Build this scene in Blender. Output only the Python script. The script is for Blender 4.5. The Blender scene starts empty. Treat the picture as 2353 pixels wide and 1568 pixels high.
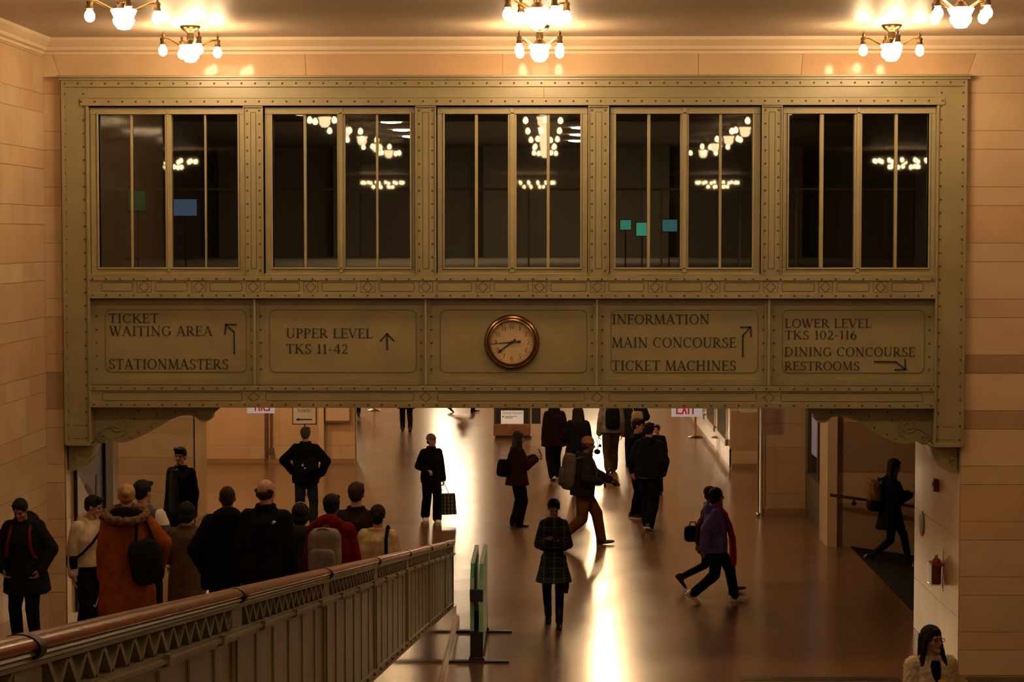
import bpy, bmesh, math, random
from mathutils import Vector, Matrix
R = math.radians
sc = bpy.context.scene
col = sc.collection
# ------------------------------------------------------------------ camera, world, exposure
F, CX, CY = 4800.0, 1176.5, 784.0
EYE = Vector((0, 0, 5.0))
PITCH, YAW = math.atan(244 / F), math.atan(86.5 / F)
cam = bpy.data.objects.new('camera', bpy.data.cameras.new('camera'))
col.objects.link(cam)
cam.location = EYE
cam.rotation_euler = (math.pi / 2 - PITCH, 0, YAW)
cam.data.sensor_width = 36
cam.data.lens = 36 * F / 2353
cam.data.clip_end = 400
sc.camera = cam
world = bpy.data.worlds.new('world')
sc.world = world
world.use_nodes = True
world.node_tree.nodes['Background'].inputs[0].default_value = (.02, .013, .008, 1)
world.node_tree.nodes['Background'].inputs[1].default_value = 0.3
sc.view_settings.view_transform = 'Standard'
sc.view_settings.look = 'None'
sc.view_settings.gamma = 1
sc.view_settings.exposure = 0.0
sc.view_settings.use_curve_mapping = False
sc.cycles.max_bounces = 6; sc.cycles.diffuse_bounces = 3; sc.cycles.glossy_bounces = 3; sc.cycles.transparent_max_bounces = 10
BULB_E, BOWL_E, DIM_E, FAR_E, PASS_E = 210.0, 40.0, 36.0, 170.0, 200.0
LIGHT = (1.0, .66, .34)

ROT = Matrix.Rotation(YAW, 3, 'Z') @ Matrix.Rotation(math.pi / 2 - PITCH, 3, 'X')
def ray(px, py): return ROT @ Vector(((px - CX) / F, (CY - py) / F, -1))
def at(px, py, Y):
    d = ray(px, py); return EYE + d * (Y / d.y)
def floor_at(px, py, z=0.0):
    d = ray(px, py); return EYE + d * ((z - EYE.z) / d.z)
YB = 23.6                       # the front plane of the footbridge
def BX(px): return at(px, 560, YB).x
def BZ(py): return at(1180, py, YB).z
RAMP_END, SLOPE = 26.67, .1365
def ramp(y): return max(0.0, SLOPE * (RAMP_END - y))

# ------------------------------------------------------------------ materials
MATS = {}
def newmat(name):
    m = bpy.data.materials.new(name); m.use_nodes = True
    nt = m.node_tree
    return m, nt, nt.nodes['Principled BSDF']
def mat(name, c, rough=.6, metal=0.0, spec=.5, noise=0.0, nscale=6.0, coat=0.0):
    if name in MATS: return MATS[name]
    m, nt, b = newmat(name)
    b.inputs['Base Color'].default_value = (*c, 1)
    b.inputs['Roughness'].default_value = rough
    b.inputs['Metallic'].default_value = metal
    b.inputs['Specular IOR Level'].default_value = spec
    b.inputs['Coat Weight'].default_value = coat
    b.inputs['Coat Roughness'].default_value = .08
    if noise:
        tc = nt.nodes.new('ShaderNodeTexCoord'); n = nt.nodes.new('ShaderNodeTexNoise')
        n.inputs['Scale'].default_value = nscale; n.inputs['Detail'].default_value = 5
        r = nt.nodes.new('ShaderNodeValToRGB')
        r.color_ramp.elements[0].position = .3; r.color_ramp.elements[1].position = .7
        r.color_ramp.elements[0].color = (*[x * (1 - noise) for x in c], 1)
        r.color_ramp.elements[1].color = (*[min(1, x * (1 + noise)) for x in c], 1)
        nt.links.new(tc.outputs['Object'], n.inputs['Vector'])
        nt.links.new(n.outputs['Fac'], r.inputs['Fac'])
        nt.links.new(r.outputs['Color'], b.inputs['Base Color'])
    MATS[name] = m
    return m
def emit(name, c, s):
    if name in MATS: return MATS[name]
    m, nt, b = newmat(name)
    b.inputs['Base Color'].default_value = (*[.5 * x for x in c], 1)
    b.inputs['Emission Color'].default_value = (*c, 1)
    b.inputs['Emission Strength'].default_value = s
    MATS[name] = m
    return m
def cloth(name, c, rough=.95, noise=.25, nscale=9): return mat(name, c, rough, spec=.08, noise=noise, nscale=nscale)

PAINT = mat('olive paint', (.245, .205, .105), .34, noise=.10, nscale=2.5)
PAINT2 = mat('olive paint frame', (.28, .235, .125), .38, noise=.10, nscale=3)
RAILP = mat('balustrade paint', (.195, .165, .09), .38, noise=.15, nscale=3)
RIVET = mat('dark rivet paint', (.07, .06, .03), .45)
GROOVE = mat('dark bead paint', (.10, .08, .045), .7)  # darker olive tone for the thin bead outlines
INK = mat('black sign paint', (.012, .010, .008), .6)
DARKIN = mat('dark gallery finish', (.30, .28, .25), .85)
MARBLE = [mat('marble pale', (.54, .395, .255), .08, spec=.07, noise=.07, nscale=1.7), mat('marble tan', (.485, .345, .215), .09, spec=.07, noise=.08, nscale=1.9),
          mat('marble warm', (.50, .335, .20), .09, spec=.07, noise=.08, nscale=1.5), mat('marble brown', (.345, .225, .135), .10, spec=.07, noise=.10, nscale=1.6)]
JOINT = mat('stone joint', (.22, .15, .09), .8)
PLASTER = mat('ceiling plaster', (.50, .39, .30), .48, noise=.02, nscale=.8)
CORN = mat('cornice plaster', (.60, .47, .33), .4)
BRASS = mat('brass', (.62, .38, .14), .22, metal=1)
BRONZE = mat('dark bronze', (.14, .095, .05), .35, metal=1)
STEEL = mat('steel', (.5, .46, .4), .25, metal=1)
WOOD = mat('varnished handrail wood', (.25, .052, .010), .18, spec=.07, noise=.2, nscale=14)
WOODB = mat('brown wood', (.12, .055, .025), .5, noise=.2, nscale=8)
BLACK = mat('black metal', (.012, .011, .011), .4)
WHITE = mat('white board', (.62, .55, .48), .6)
RED = mat('sign red', (.55, .015, .02), .5)
BULB = emit('lit bulb', LIGHT, BULB_E)
BULB2 = emit('dimmed bulb', LIGHT, DIM_E); BOWL2 = emit('dimmed glass bowl', (1.0, .72, .40), 14.0)
BOWL = emit('lit glass bowl', (1.0, .72, .40), BOWL_E)
SKIN = mat('skin light', (.40, .20, .125), .5, noise=.05, nscale=20)
SKIN2 = mat('skin medium', (.27, .125, .075), .5, noise=.05, nscale=20)
SKIN3 = mat('skin deep', (.085, .04, .025), .45, noise=.05, nscale=20)
EYE_M = mat('eye', (.015, .01, .008), .15)
LIP = mat('lips', (.26, .07, .055), .45)
HAIRB = mat('black hair', (.010, .008, .007), .75, spec=.15, noise=.3, nscale=30)
HAIRD = mat('dark brown hair', (.028, .016, .010), .75, spec=.15, noise=.3, nscale=30)
HAIRL = mat('blond hair', (.33, .17, .06), .5, noise=.25, nscale=30)
HAIRG = mat('grey hair', (.06, .05, .045), .75, spec=.15, noise=.3, nscale=30)

def floor_material():
    m, nt, b = newmat('polished stone floor')
    tc = nt.nodes.new('ShaderNodeTexCoord')
    br = nt.nodes.new('ShaderNodeTexBrick')
    br.inputs['Scale'].default_value = 1.0
    br.inputs['Brick Width'].default_value = 2.6; br.inputs['Row Height'].default_value = 1.3
    br.inputs['Mortar Size'].default_value = .006
    br.inputs['Color1'].default_value = (.215, .118, .062, 1); br.inputs['Color2'].default_value = (.185, .100, .052, 1)
    br.inputs['Mortar'].default_value = (.10, .06, .03, 1)
    n = nt.nodes.new('ShaderNodeTexNoise'); n.inputs['Scale'].default_value = 1.1; n.inputs['Detail'].default_value = 6
    mx = nt.nodes.new('ShaderNodeMixRGB'); mx.blend_type = 'MULTIPLY'; mx.inputs[0].default_value = .35
    nt.links.new(tc.outputs['Object'], br.inputs['Vector']); nt.links.new(tc.outputs['Object'], n.inputs['Vector'])
    nt.links.new(br.outputs['Color'], mx.inputs[1]); nt.links.new(n.outputs['Fac'], mx.inputs[2])
    nt.links.new(mx.outputs[0], b.inputs['Base Color'])
    n2 = nt.nodes.new('ShaderNodeTexNoise'); n2.inputs['Scale'].default_value = .7; n2.inputs['Detail'].default_value = 3
    mp = nt.nodes.new('ShaderNodeMapRange'); mp.inputs[3].default_value = .17; mp.inputs[4].default_value = .27
    nt.links.new(tc.outputs['Object'], n2.inputs['Vector']); nt.links.new(n2.outputs['Fac'], mp.inputs[0])
    nt.links.new(mp.outputs[0], b.inputs['Roughness'])
    b.inputs['Specular IOR Level'].default_value = .6
    # slight unevenness of the slabs across the passage
    w = nt.nodes.new('ShaderNodeTexNoise'); w.inputs['Scale'].default_value = 1.0; w.inputs['Detail'].default_value = 2
    mpv = nt.nodes.new('ShaderNodeMapping'); mpv.inputs['Scale'].default_value = (.35, 1.6, 1)
    nt.links.new(tc.outputs['Object'], mpv.inputs['Vector']); nt.links.new(mpv.outputs[0], w.inputs['Vector'])
    bp = nt.nodes.new('ShaderNodeBump'); bp.inputs['Strength'].default_value = .08; bp.inputs['Distance'].default_value = .05
    nt.links.new(w.outputs['Fac'], bp.inputs['Height']); nt.links.new(bp.outputs[0], b.inputs['Normal'])
    return m
FLOOR = floor_material()
def glass_material(name, tint=(.75, .72, .66), blend=1.45):
    m = bpy.data.materials.new(name); m.use_nodes = True; nt = m.node_tree
    for n in list(nt.nodes): nt.nodes.remove(n)
    o = nt.nodes.new('ShaderNodeOutputMaterial'); mix = nt.nodes.new('ShaderNodeMixShader')
    fr = nt.nodes.new('ShaderNodeFresnel'); fr.inputs[0].default_value = blend
    mul = nt.nodes.new('ShaderNodeMath'); mul.operation = 'MULTIPLY'; mul.inputs[1].default_value = 1.8
    t = nt.nodes.new('ShaderNodeBsdfTransparent'); t.inputs[0].default_value = (*tint, 1)
    g = nt.nodes.new('ShaderNodeBsdfGlossy'); g.inputs['Roughness'].default_value = .015
    nt.links.new(fr.outputs[0], mul.inputs[0]); nt.links.new(mul.outputs[0], mix.inputs[0])
    nt.links.new(t.outputs[0], mix.inputs[1]); nt.links.new(g.outputs[0], mix.inputs[2]); nt.links.new(mix.outputs[0], o.inputs[0])
    return m
GLASS = glass_material('window glass', (.80, .77, .70))
CLEAR = glass_material('clear cover', (.9, .88, .85), 1.3)
def plaid_material(name, base, lines, period):
    m, nt, b = newmat(name)
    tc = nt.nodes.new('ShaderNodeTexCoord'); sp = nt.nodes.new('ShaderNodeSeparateXYZ')
    nt.links.new(tc.outputs['Object'], sp.inputs[0])
    cur = None
    for axis, off, wdt, c in lines:
        a = nt.nodes.new('ShaderNodeMath'); a.operation = 'ADD'; a.inputs[1].default_value = off + 10
        nt.links.new(sp.outputs[axis], a.inputs[0])
        d = nt.nodes.new('ShaderNodeMath'); d.operation = 'DIVIDE'; d.inputs[1].default_value = period
        nt.links.new(a.outputs[0], d.inputs[0])
        f = nt.nodes.new('ShaderNodeMath'); f.operation = 'FRACT'; nt.links.new(d.outputs[0], f.inputs[0])
        l = nt.nodes.new('ShaderNodeMath'); l.operation = 'LESS_THAN'; l.inputs[1].default_value = wdt
        nt.links.new(f.outputs[0], l.inputs[0])
        mx = nt.nodes.new('ShaderNodeMixRGB'); mx.inputs[2].default_value = (*c, 1)
        if cur is None: mx.inputs[1].default_value = (*base, 1)
        else: nt.links.new(cur, mx.inputs[1])
        nt.links.new(l.outputs[0], mx.inputs[0]); cur = mx.outputs[0]
    nt.links.new(cur, b.inputs['Base Color']); b.inputs['Roughness'].default_value = .9
    return m

# ------------------------------------------------------------------ mesh helpers
class MB:
    def __init__(s): s.v, s.f, s.m, s.mi = [], [], [], 0
    def mat(s, i): s.mi = i; return s
    def add(s, vs, fs):
        b = len(s.v); s.v += [tuple(p) for p in vs]
        for f in fs: s.f.append(tuple(b + i for i in f)); s.m.append(s.mi)
        return s
    def box(s, x0, x1, y0, y1, z0, z1):
        x0, x1 = min(x0, x1), max(x0, x1); y0, y1 = min(y0, y1), max(y0, y1); z0, z1 = min(z0, z1), max(z0, z1)
        return s.add([(x0, y0, z0), (x1, y0, z0), (x1, y1, z0), (x0, y1, z0), (x0, y0, z1), (x1, y0, z1), (x1, y1, z1), (x0, y1, z1)],
                     [(0, 3, 2, 1), (4, 5, 6, 7), (0, 1, 5, 4), (1, 2, 6, 5), (2, 3, 7, 6), (3, 0, 4, 7)])
    def hexa(s, p): return s.add(p, [(0, 3, 2, 1), (4, 5, 6, 7), (0, 1, 5, 4), (1, 2, 6, 5), (2, 3, 7, 6), (3, 0, 4, 7)])
    def quad(s, a, b, c, d): return s.add([a, b, c, d], [(0, 1, 2, 3)])
    def loft(s, rings):
        n = len(rings[0]); vs = [p for r in rings for p in r]; fs = []
        for k in range(len(rings) - 1):
            for i in range(n):
                j = (i + 1) % n; fs.append((k * n + i, k * n + j, (k + 1) * n + j, (k + 1) * n + i))
        fs.append(tuple(range(n - 1, -1, -1))); b = (len(rings) - 1) * n; fs.append(tuple(range(b, b + n)))
        return s.add(vs, fs)
    def tube(s, pts, rad, n=10):
        pts = [Vector(p) for p in pts]
        rad = [rad] * len(pts) if not isinstance(rad, (list, tuple)) else rad
        rings = []; prev = None
        for i, p in enumerate(pts):
            t = (pts[min(i + 1, len(pts) - 1)] - pts[max(i - 1, 0)]).normalized()
            if prev is None:
                a = Vector((0, 0, 1)) if abs(t.z) < .9 else Vector((1, 0, 0)); u = t.cross(a).normalized()
            else: u = (prev - t * prev.dot(t)).normalized()
            prev = u; w = t.cross(u)
            rings.append([p + (u * math.cos(2 * math.pi * k / n) + w * math.sin(2 * math.pi * k / n)) * rad[i] for k in range(n)])
        return s.loft(rings)
    def capsule(s, a, b, ra, rb, n=12):
        a, b = Vector(a), Vector(b); t = b - a
        if t.length < 1e-6: return s.ell(a, (ra, ra, ra))
        t.normalize(); pts, rr = [], []
        for k in range(4):
            g = math.pi / 2 * (k + .25) / 4; pts.append(a - t * ra * math.cos(g)); rr.append(ra * math.sin(g))
        pts.append(a); rr.append(ra); pts.append(b); rr.append(rb)
        for k in range(4):
            g = math.pi / 2 * (k + .75) / 4; pts.append(b + t * rb * math.sin(g)); rr.append(max(.0008, rb * math.cos(g)))
        rings = []; q = Vector((0, 0, 1)) if abs(t.z) < .9 else Vector((1, 0, 0)); u = t.cross(q).normalized(); w = t.cross(u)
        for p, r in zip(pts, rr): rings.append([p + (u * math.cos(2 * math.pi * i / n) + w * math.sin(2 * math.pi * i / n)) * r for i in range(n)])
        return s.loft(rings)
    def ell(s, c, r, M=None, n=16, h=10):
        c = Vector(c); rings = []
        for k in range(h + 1):
            th = math.pi * (k + .12) / (h + .24)
            ring = []
            for i in range(n):
                p = Vector((math.sin(th) * math.cos(2 * math.pi * i / n) * r[0], math.sin(th) * math.sin(2 * math.pi * i / n) * r[1], -math.cos(th) * r[2]))
                ring.append(c + (M @ p if M else p))
            rings.append(ring)
        return s.loft(rings)
    def lathe(s, prof, c, n=20, M=None):
        c = Vector(c); rings = []
        for r, z in prof:
            ring = []
            for i in range(n):
                p = Vector((r * math.cos(2 * math.pi * i / n), r * math.sin(2 * math.pi * i / n), z)); ring.append(c + (M @ p if M else p))
            rings.append(ring)
        return s.loft(rings)
    def prism(s, poly, y0, y1):                    # polygon in XZ pushed along Y
        n = len(poly)
        vs = [(x, y0, z) for x, z in poly] + [(x, y1, z) for x, z in poly]
        fs = [tuple(range(n)), tuple(range(2 * n - 1, n - 1, -1))] + [(i, i + n, (i + 1) % n + n, (i + 1) % n) for i in range(n)]
        return s.add(vs, fs)
    def rivet(s, x, y, z, r=.013):                 # dome standing on a face that looks towards -Y
        vs, fs = [], []; n = 8
        for k, (q, d) in enumerate(((1, 0), (.8, .55), (.35, .85))):
            for i in range(n): vs.append((x + r * q * math.cos(2 * math.pi * i / n), y - r * d, z + r * q * math.sin(2 * math.pi * i / n)))
        for k in range(2):
            for i in range(n): fs.append((k * n + i, k * n + (i + 1) % n, (k + 1) * n + (i + 1) % n, (k + 1) * n + i))
        fs.append(tuple(range(2 * n, 3 * n)))
        return s.add(vs, fs)
    def build(s, name, mats, parent=None, smooth=True, origin=None, angle=38):
        me = bpy.data.meshes.new(name)
        o3 = Vector(origin) if origin is not None else None
        vs = [tuple(Vector(p) - o3) for p in s.v] if o3 is not None else s.v
        me.from_pydata(vs, [], s.f)
        mats = mats if isinstance(mats, (list, tuple)) else [mats]
        for m in mats: me.materials.append(m)
        if len(mats) > 1: me.polygons.foreach_set('material_index', s.m)
        bm = bmesh.new(); bm.from_mesh(me); bmesh.ops.recalc_face_normals(bm, faces=bm.faces); bm.to_mesh(me); bm.free()
        if smooth:
            me.polygons.foreach_set('use_smooth', [True] * len(me.polygons)); me.set_sharp_from_angle(angle=R(angle))
        o = bpy.data.objects.new(name, me); col.objects.link(o)
        if o3 is not None: o.location = o3
        if parent: o.parent = parent
        return o
def bevel(o, w=.006, seg=2):
    m = o.modifiers.new('bevel', 'BEVEL'); m.width = w; m.segments = seg; m.limit_method = 'ANGLE'; m.angle_limit = R(50); return o
def tag(o, label, cat, group=None):
    o['label'] = label; o['category'] = cat
    if group: o['group'] = group
    return o
def struct(o): o['kind'] = 'structure'; return o
def empty(name, loc, label, cat, group=None, rz=0.0):
    o = bpy.data.objects.new(name, None); col.objects.link(o); o.location = loc; o.rotation_euler = (0, 0, rz); o.empty_display_size = .1
    return tag(o, label, cat, group)
def dup(o, parent=None):
    c = o.copy(); col.objects.link(c); c.parent = parent
    for ch in list(o.children): dup(ch, c)
    return c

# ------------------------------------------------------------------ lettering (drawn capitals with serifs, cap height 1)
def strokes(ch):
    T, t = .135, .06; P = []
    def seg(x0, y0, x1, y1, w):
        dx, dy = x1 - x0, y1 - y0; L = math.hypot(dx, dy); nx, ny = -dy / L * w / 2, dx / L * w / 2
        P.append([(x0 + nx, y0 + ny), (x1 + nx, y1 + ny), (x1 - nx, y1 - ny), (x0 - nx, y0 - ny)])
    def sf(x, y, l=.30):
        y0, y1 = (0, .05) if y == 0 else (.95, 1.0)
        P.append([(x - l / 2, y0), (x + l / 2, y0), (x + l / 2, y1), (x - l / 2, y1)])
    def arc(cx, cy, rx, ry, a0, a1, wt=T, wn=t, n=18):
        pts = []
        for k in range(n + 1):
            a = R(a0 + (a1 - a0) * k / n); w = wn + (wt - wn) * abs(math.cos(a)) ** 1.5
            pts.append((cx + (rx - w / 2) * math.cos(a), cy + (ry - w / 2) * math.sin(a), a, w))
        for (x0, y0, a, w), (x1, y1, b, v) in zip(pts, pts[1:]):
            P.append([(x0 + math.cos(a) * w / 2, y0 + math.sin(a) * w / 2), (x1 + math.cos(b) * v / 2, y1 + math.sin(b) * v / 2),
                      (x1 - math.cos(b) * v / 2, y1 - math.sin(b) * v / 2), (x0 - math.cos(a) * w / 2, y0 - math.sin(a) * w / 2)])
    def vs(x, w=T): seg(x, 0, x, 1, w); sf(x, 0); sf(x, 1)
    W = .6
    if ch == 'I': vs(.2); W = .40
    elif ch == 'T': seg(.38, 0, .38, 1, T); sf(.38, 0); seg(0, .97, .76, .97, t); seg(.02, 1, .05, .82, t); seg(.74, 1, .71, .82, t); W = .76
    elif ch == 'C': arc(.46, .5, .44, .51, 48, 312); seg(.76, .97, .74, .74, t); W = .84
    elif ch == 'G': arc(.46, .5, .44, .51, 48, 315); seg(.76, .97, .74, .76, t); seg(.77, .08, .77, .42, T); P.append([(.62, .40), (.90, .40), (.90, .45), (.62, .45)]); W = .92
    elif ch == 'K': vs(.16); seg(.20, .42, .66, .97, t); seg(.34, .58, .76, .02, T); sf(.66, 1, .26); sf(.76, 0, .24); W = .86
    elif ch == 'E': vs(.15); seg(.15, .97, .60, .97, t); seg(.15, .52, .50, .52, t); seg(.15, .03, .63, .03, t); seg(.59, 1, .57, .82, t); seg(.62, 0, .65, .2, t); seg(.5, .62, .5, .42, t * .8); W = .68
    elif ch == 'F': vs(.15); seg(.15, .97, .58, .97, t); seg(.15, .52, .48, .52, t); seg(.57, 1, .55, .80, t); seg(.48, .62, .48, .42, t * .8); W = .62
    elif ch == 'L': vs(.15); seg(.15, .03, .60, .03, t); seg(.59, 0, .62, .2, t); W = .65
    elif ch == 'W': seg(.06, 1, .34, 0, T); seg(.34, 0, .58, .95, t); seg(.50, 1, .78, 0, T); seg(.78, 0, 1.04, 1, t); sf(.08, 1, .3); sf(.54, 1, .26); sf(1.04, 1, .24); W = 1.14
    elif ch == 'V': seg(.07, 1, .40, 0, T); seg(.40, 0, .72, 1, t); sf(.08, 1, .3); sf(.72, 1, .24); W = .82
    elif ch == 'A': seg(.06, 0, .40, 1, t); seg(.38, 1, .74, 0, T); seg(.20, .34, .60, .34, t); sf(.07, 0, .24); sf(.74, 0, .3); W = .84
    elif ch == 'N': seg(.16, 0, .16, 1, t); seg(.12, 1, .78, 0, T); seg(.78, 0, .78, 1, t); sf(.16, 0, .26); sf(.12, 1, .22); sf(.78, 1, .26); W = .94
    elif ch == 'M': seg(.12, 0, .18, 1, t); seg(.18, 1, .52, .03, T); seg(.52, .03, .86, 1, t); seg(.86, 1, .92, 0, T); sf(.12, 0, .24); sf(.92, 0, .3); sf(.14, 1, .2); sf(.9, 1, .2); W = 1.08
    elif ch == 'H': vs(.16); vs(.74); seg(.16, .5, .74, .5, t); W = .92
    elif ch == 'U': seg(.17, .3, .17, 1, T); sf(.17, 1); seg(.73, .3, .73, 1, t); sf(.73, 1, .26); arc(.435, .32, .335, .34, 180, 360); W = .90
    elif ch in 'PRB':
        vs(.15); seg(.15, .97, .34, .97, t); seg(.15, .47, .34, .47, t); arc(.32, .72, .31, .28, -90, 90, n=12); W = .66
        if ch == 'R': seg(.34, .48, .72, .02, T); sf(.74, 0, .2); W = .80
    elif ch == 'D': vs(.15); seg(.15, .97, .36, .97, t); seg(.15, .03, .36, .03, t); arc(.34, .5, .50, .5, -90, 90); W = .90
    elif ch == 'O': arc(.46, .5, .45, .52, 0, 360, n=30); W = .93
    elif ch == 'S': arc(.32, .745, .255, .265, 35, 270); arc(.32, .25, .285, .265, 90, -145); seg(.53, .97, .52, .76, t); seg(.06, .03, .07, .25, t); W = .64
    elif ch == '-': seg(.05, .4, .35, .4, .08); W = .42
    elif ch == '1': seg(.24, 0, .24, 1, T); sf(.24, 0); seg(.08, .84, .24, .97, t); W = .46
    elif ch == '0': arc(.32, .5, .31, .51, 0, 360, n=26); W = .66
    elif ch == '2': arc(.30, .71, .25, .29, 165, -35); seg(.50, .58, .08, .05, t * 1.5); seg(.06, .05, .58, .05, .09); seg(.57, .02, .6, .2, t); W = .64
    elif ch == '3': arc(.27, .74, .24, .26, 150, -90); arc(.27, .26, .28, .27, 90, -150); W = .58
    elif ch == '4': seg(.50, 1, .03, .30, t); seg(.02, .30, .70, .30, t * 1.3); seg(.50, 0, .50, 1, T); sf(.5, 0, .26); W = .70
    elif ch == '5': seg(.14, .97, .52, .97, .08); seg(.16, 1, .12, .55, t); arc(.26, .30, .28, .30, 120, -150); W = .58
    elif ch == '6': arc(.32, .30, .29, .31, 0, 360, n=24); arc(.62, .34, .60, .68, 108, 185, n=12); W = .64
    elif ch == '7': seg(.04, .95, .56, .95, .09); seg(.55, .95, .2, 0, T); W = .58
    elif ch == '8': arc(.30, .74, .23, .26, 0, 360, n=22); arc(.30, .26, .28, .27, 0, 360, n=22); W = .60
    elif ch == '9': arc(.32, .70, .29, .31, 0, 360, n=24); arc(.02, .66, .60, .68, -72, 5, n=12); W = .64
    elif ch == ' ': W = .36
    return P, W
def lettering(mb, text, x0, x1, z0, z1, y, mirror=False):
    """capitals from x0 to x1, baseline z0, cap line z1, on the plane y"""
    sp = .075; tot = sum(strokes(c)[1] for c in text) + sp * (len(text) - 1)
    k = (x1 - x0) / tot; h = z1 - z0; x = 0.0
    for c in text:
        polys, w = strokes(c)
        for p in polys:
            q = []
            for a, b in p:
                u = (x + a) * k; u = (x1 - u) if mirror else (x0 + u)
                q.append((u, y, z0 + b * h))
            mb.add(q, [tuple(range(len(q)))])
        x += w + sp
def flat_stroke(mb, pts, w, y):
    for (x0, z0), (x1, z1) in zip(pts, pts[1:]):
        dx, dz = x1 - x0, z1 - z0; L = math.hypot(dx, dz); nx, nz = -dz / L * w / 2, dx / L * w / 2; ex, ez = dx / L * w * .35, dz / L * w * .35
        mb.add([(x0 + nx - ex, y, z0 + nz - ez), (x1 + nx + ex, y, z1 + nz + ez), (x1 - nx + ex, y, z1 - nz + ez), (x0 - nx - ex, y, z0 - nz - ez)], [(0, 1, 2, 3)])

# ------------------------------------------------------------------ the shell of the hall
def stone_wall(name, O, U, N, ulen, z0, z1, ztop, tones, pair=(.21, .42), blen=1.5, seed=1, thick=.03, gap=.0025):
    """slabs on a wall: O corner at z=0, U along the wall, N its outward normal; courses count down from ztop"""
    rnd = random.Random(seed); mb = MB(); O, U, N = Vector(O), Vector(U).normalized(), Vector(N).normalized()
    def slab(u0, u1, a, b, mi):
        mb.mat(mi); g = gap
        c = [O + U * u + N * n + Vector((0, 0, z)) for z in (a + g, b - g) for (u, n) in ((u0 + g, 0), (u1 - g, 0), (u1 - g, thick), (u0 + g, thick))]
        mb.hexa(c)
    mb.mat(4); bk = [O + U * u + N * n + Vector((0, 0, z)) for z in (z0, z1) for (u, n) in ((0, -.12), (ulen, -.12), (ulen, thick * .8), (0, thick * .8))]; mb.hexa(bk)
    top, k = ztop, 0
    while top > z0:
        h = pair[k % len(pair)]; a, b = max(z0, top - h), min(z1, top); t = tones[k % len(tones)]
        if b - a > .02:
            u = -blen * rnd.random() * .7
            while u < ulen:
                L = blen * (.8 + .5 * rnd.random()); u0, u1 = max(0, u), min(ulen, u + L)
                if ulen - u1 < .25: u1 = ulen; L = 99
                if u1 - u0 > .02: slab(u0, u1, a, b, t if rnd.random() < .75 else rnd.choice((0, 1, 2)))
                u += L
        top -= h; k += 1
    o = mb.build(name, MARBLE + [JOINT], smooth=False)
    return struct(o)
XL, XR = BX(97), 6.6            # hall side walls
OL, OR_ = BX(143), BX(2219)     # opening of the bridge
ZC = BZ(86)                     # ceiling
ZL = BZ(176)                    # underside of the lintel
TW = (1, 2, 0, 1, 2, 0, 1, 2, 1, 3, 1, 2)
mb = MB(); mb.box(-30, 30, 22.9, 130, -.2, 0); mb.box(-1.35, 30, -45, 22.9, -.2, 0)
struct(mb.build('floor', FLOOR, smooth=False))
mb = MB(); mb.add([(XL - .1, -2, -.2), (-1.35, -2, -.2), (-1.35, RAMP_END, -.2), (XL - .1, RAMP_END, -.2),
                   (XL - .1, -2, ramp(-2)), (-1.35, -2, ramp(-2)), (-1.35, RAMP_END, .004), (XL - .1, RAMP_END, .004)],
                  [(0, 3, 2, 1), (4, 5, 6, 7), (0, 1, 5, 4), (1, 2, 6, 5), (2, 3, 7, 6), (3, 0, 4, 7)])
struct(mb.build('floor_ramp', FLOOR, smooth=False))
mb = MB(); mb.box(-14, 14, -45, YB + .1, ZC, ZC + .25); struct(mb.build('ceiling', PLASTER, smooth=False))
stone_wall('wall_left', (XL, 16.6, 0), (0, 1, 0), (1, 0, 0), YB - 16.6, 0, ZC, ZC, (1, 2, 1, 0, 2, 1, 1, 2, 1, 2), seed=3, blen=1.1)
stone_wall('wall_right', (XR, 16.6, 0), (0, 1, 0), (-1, 0, 0), YB - 16.6, 0, ZC, ZC, TW, seed=4)
mb = MB()
for a in ((-14, XL, 16.3, 16.6), (XR, 14, 16.3, 16.6)): mb.box(a[0], a[1], a[2], a[3], 0, ZC)
mb.box(-14.2, -14, -45, 16.6, 0, ZC); mb.box(14, 14.2, -45, 16.6, 0, ZC); mb.box(-14, 14, -45.2, -45, 0, ZC)
struct(mb.build('wall_back', MARBLE[1], smooth=False))
# the wall that carries the bridge: left pier, right field, lintel with its slanting end joints
stone_wall('wall_front_left', (XL, YB + .03, 0), (1, 0, 0), (0, -1, 0), OL - XL, 0, ZL, BZ(172), (1, 1, 0, 1, 2, 1, 0, 1, 1, 2, 1, 3), blen=3, seed=5)
stone_wall('wall_front_right', (BX(2212.5), YB + .03, 0), (1, 0, 0), (0, -1, 0), XR - BX(2212.5), 0, ZL, BZ(172), (0, 0, 0, 0, 0, 1, 0, 0, 1, 0, 3, 0, 3, 0, 1, 2, 2, 1, 2, 1, 2), blen=3.4, seed=8)
mb = MB(); mb.mat(4).box(XL, XR, YB + .006, YB + .16, ZL, ZC)
ends = [BX(112), BX(700), BX(1155), BX(1605), BX(1845), BX(2252)]; low = [OL, BX(706), BX(1155), BX(1602), BX(1838), OR_]
pe, pl = [XL] + ends + [XR], [XL] + low + [XR]
for k in range(len(pe) - 1):
    g = .0025; mb.mat((0, 1, 2, 1, 1, 2, 0)[k])
    mb.prism([(pl[k] + g, ZL + .002), (pl[k + 1] - g, ZL + .002), (pe[k + 1] - g, ZC), (pe[k] + g, ZC)], YB, YB + .1)
struct(mb.build('wall_front_lintel', MARBLE + [JOINT], smooth=False))
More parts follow.
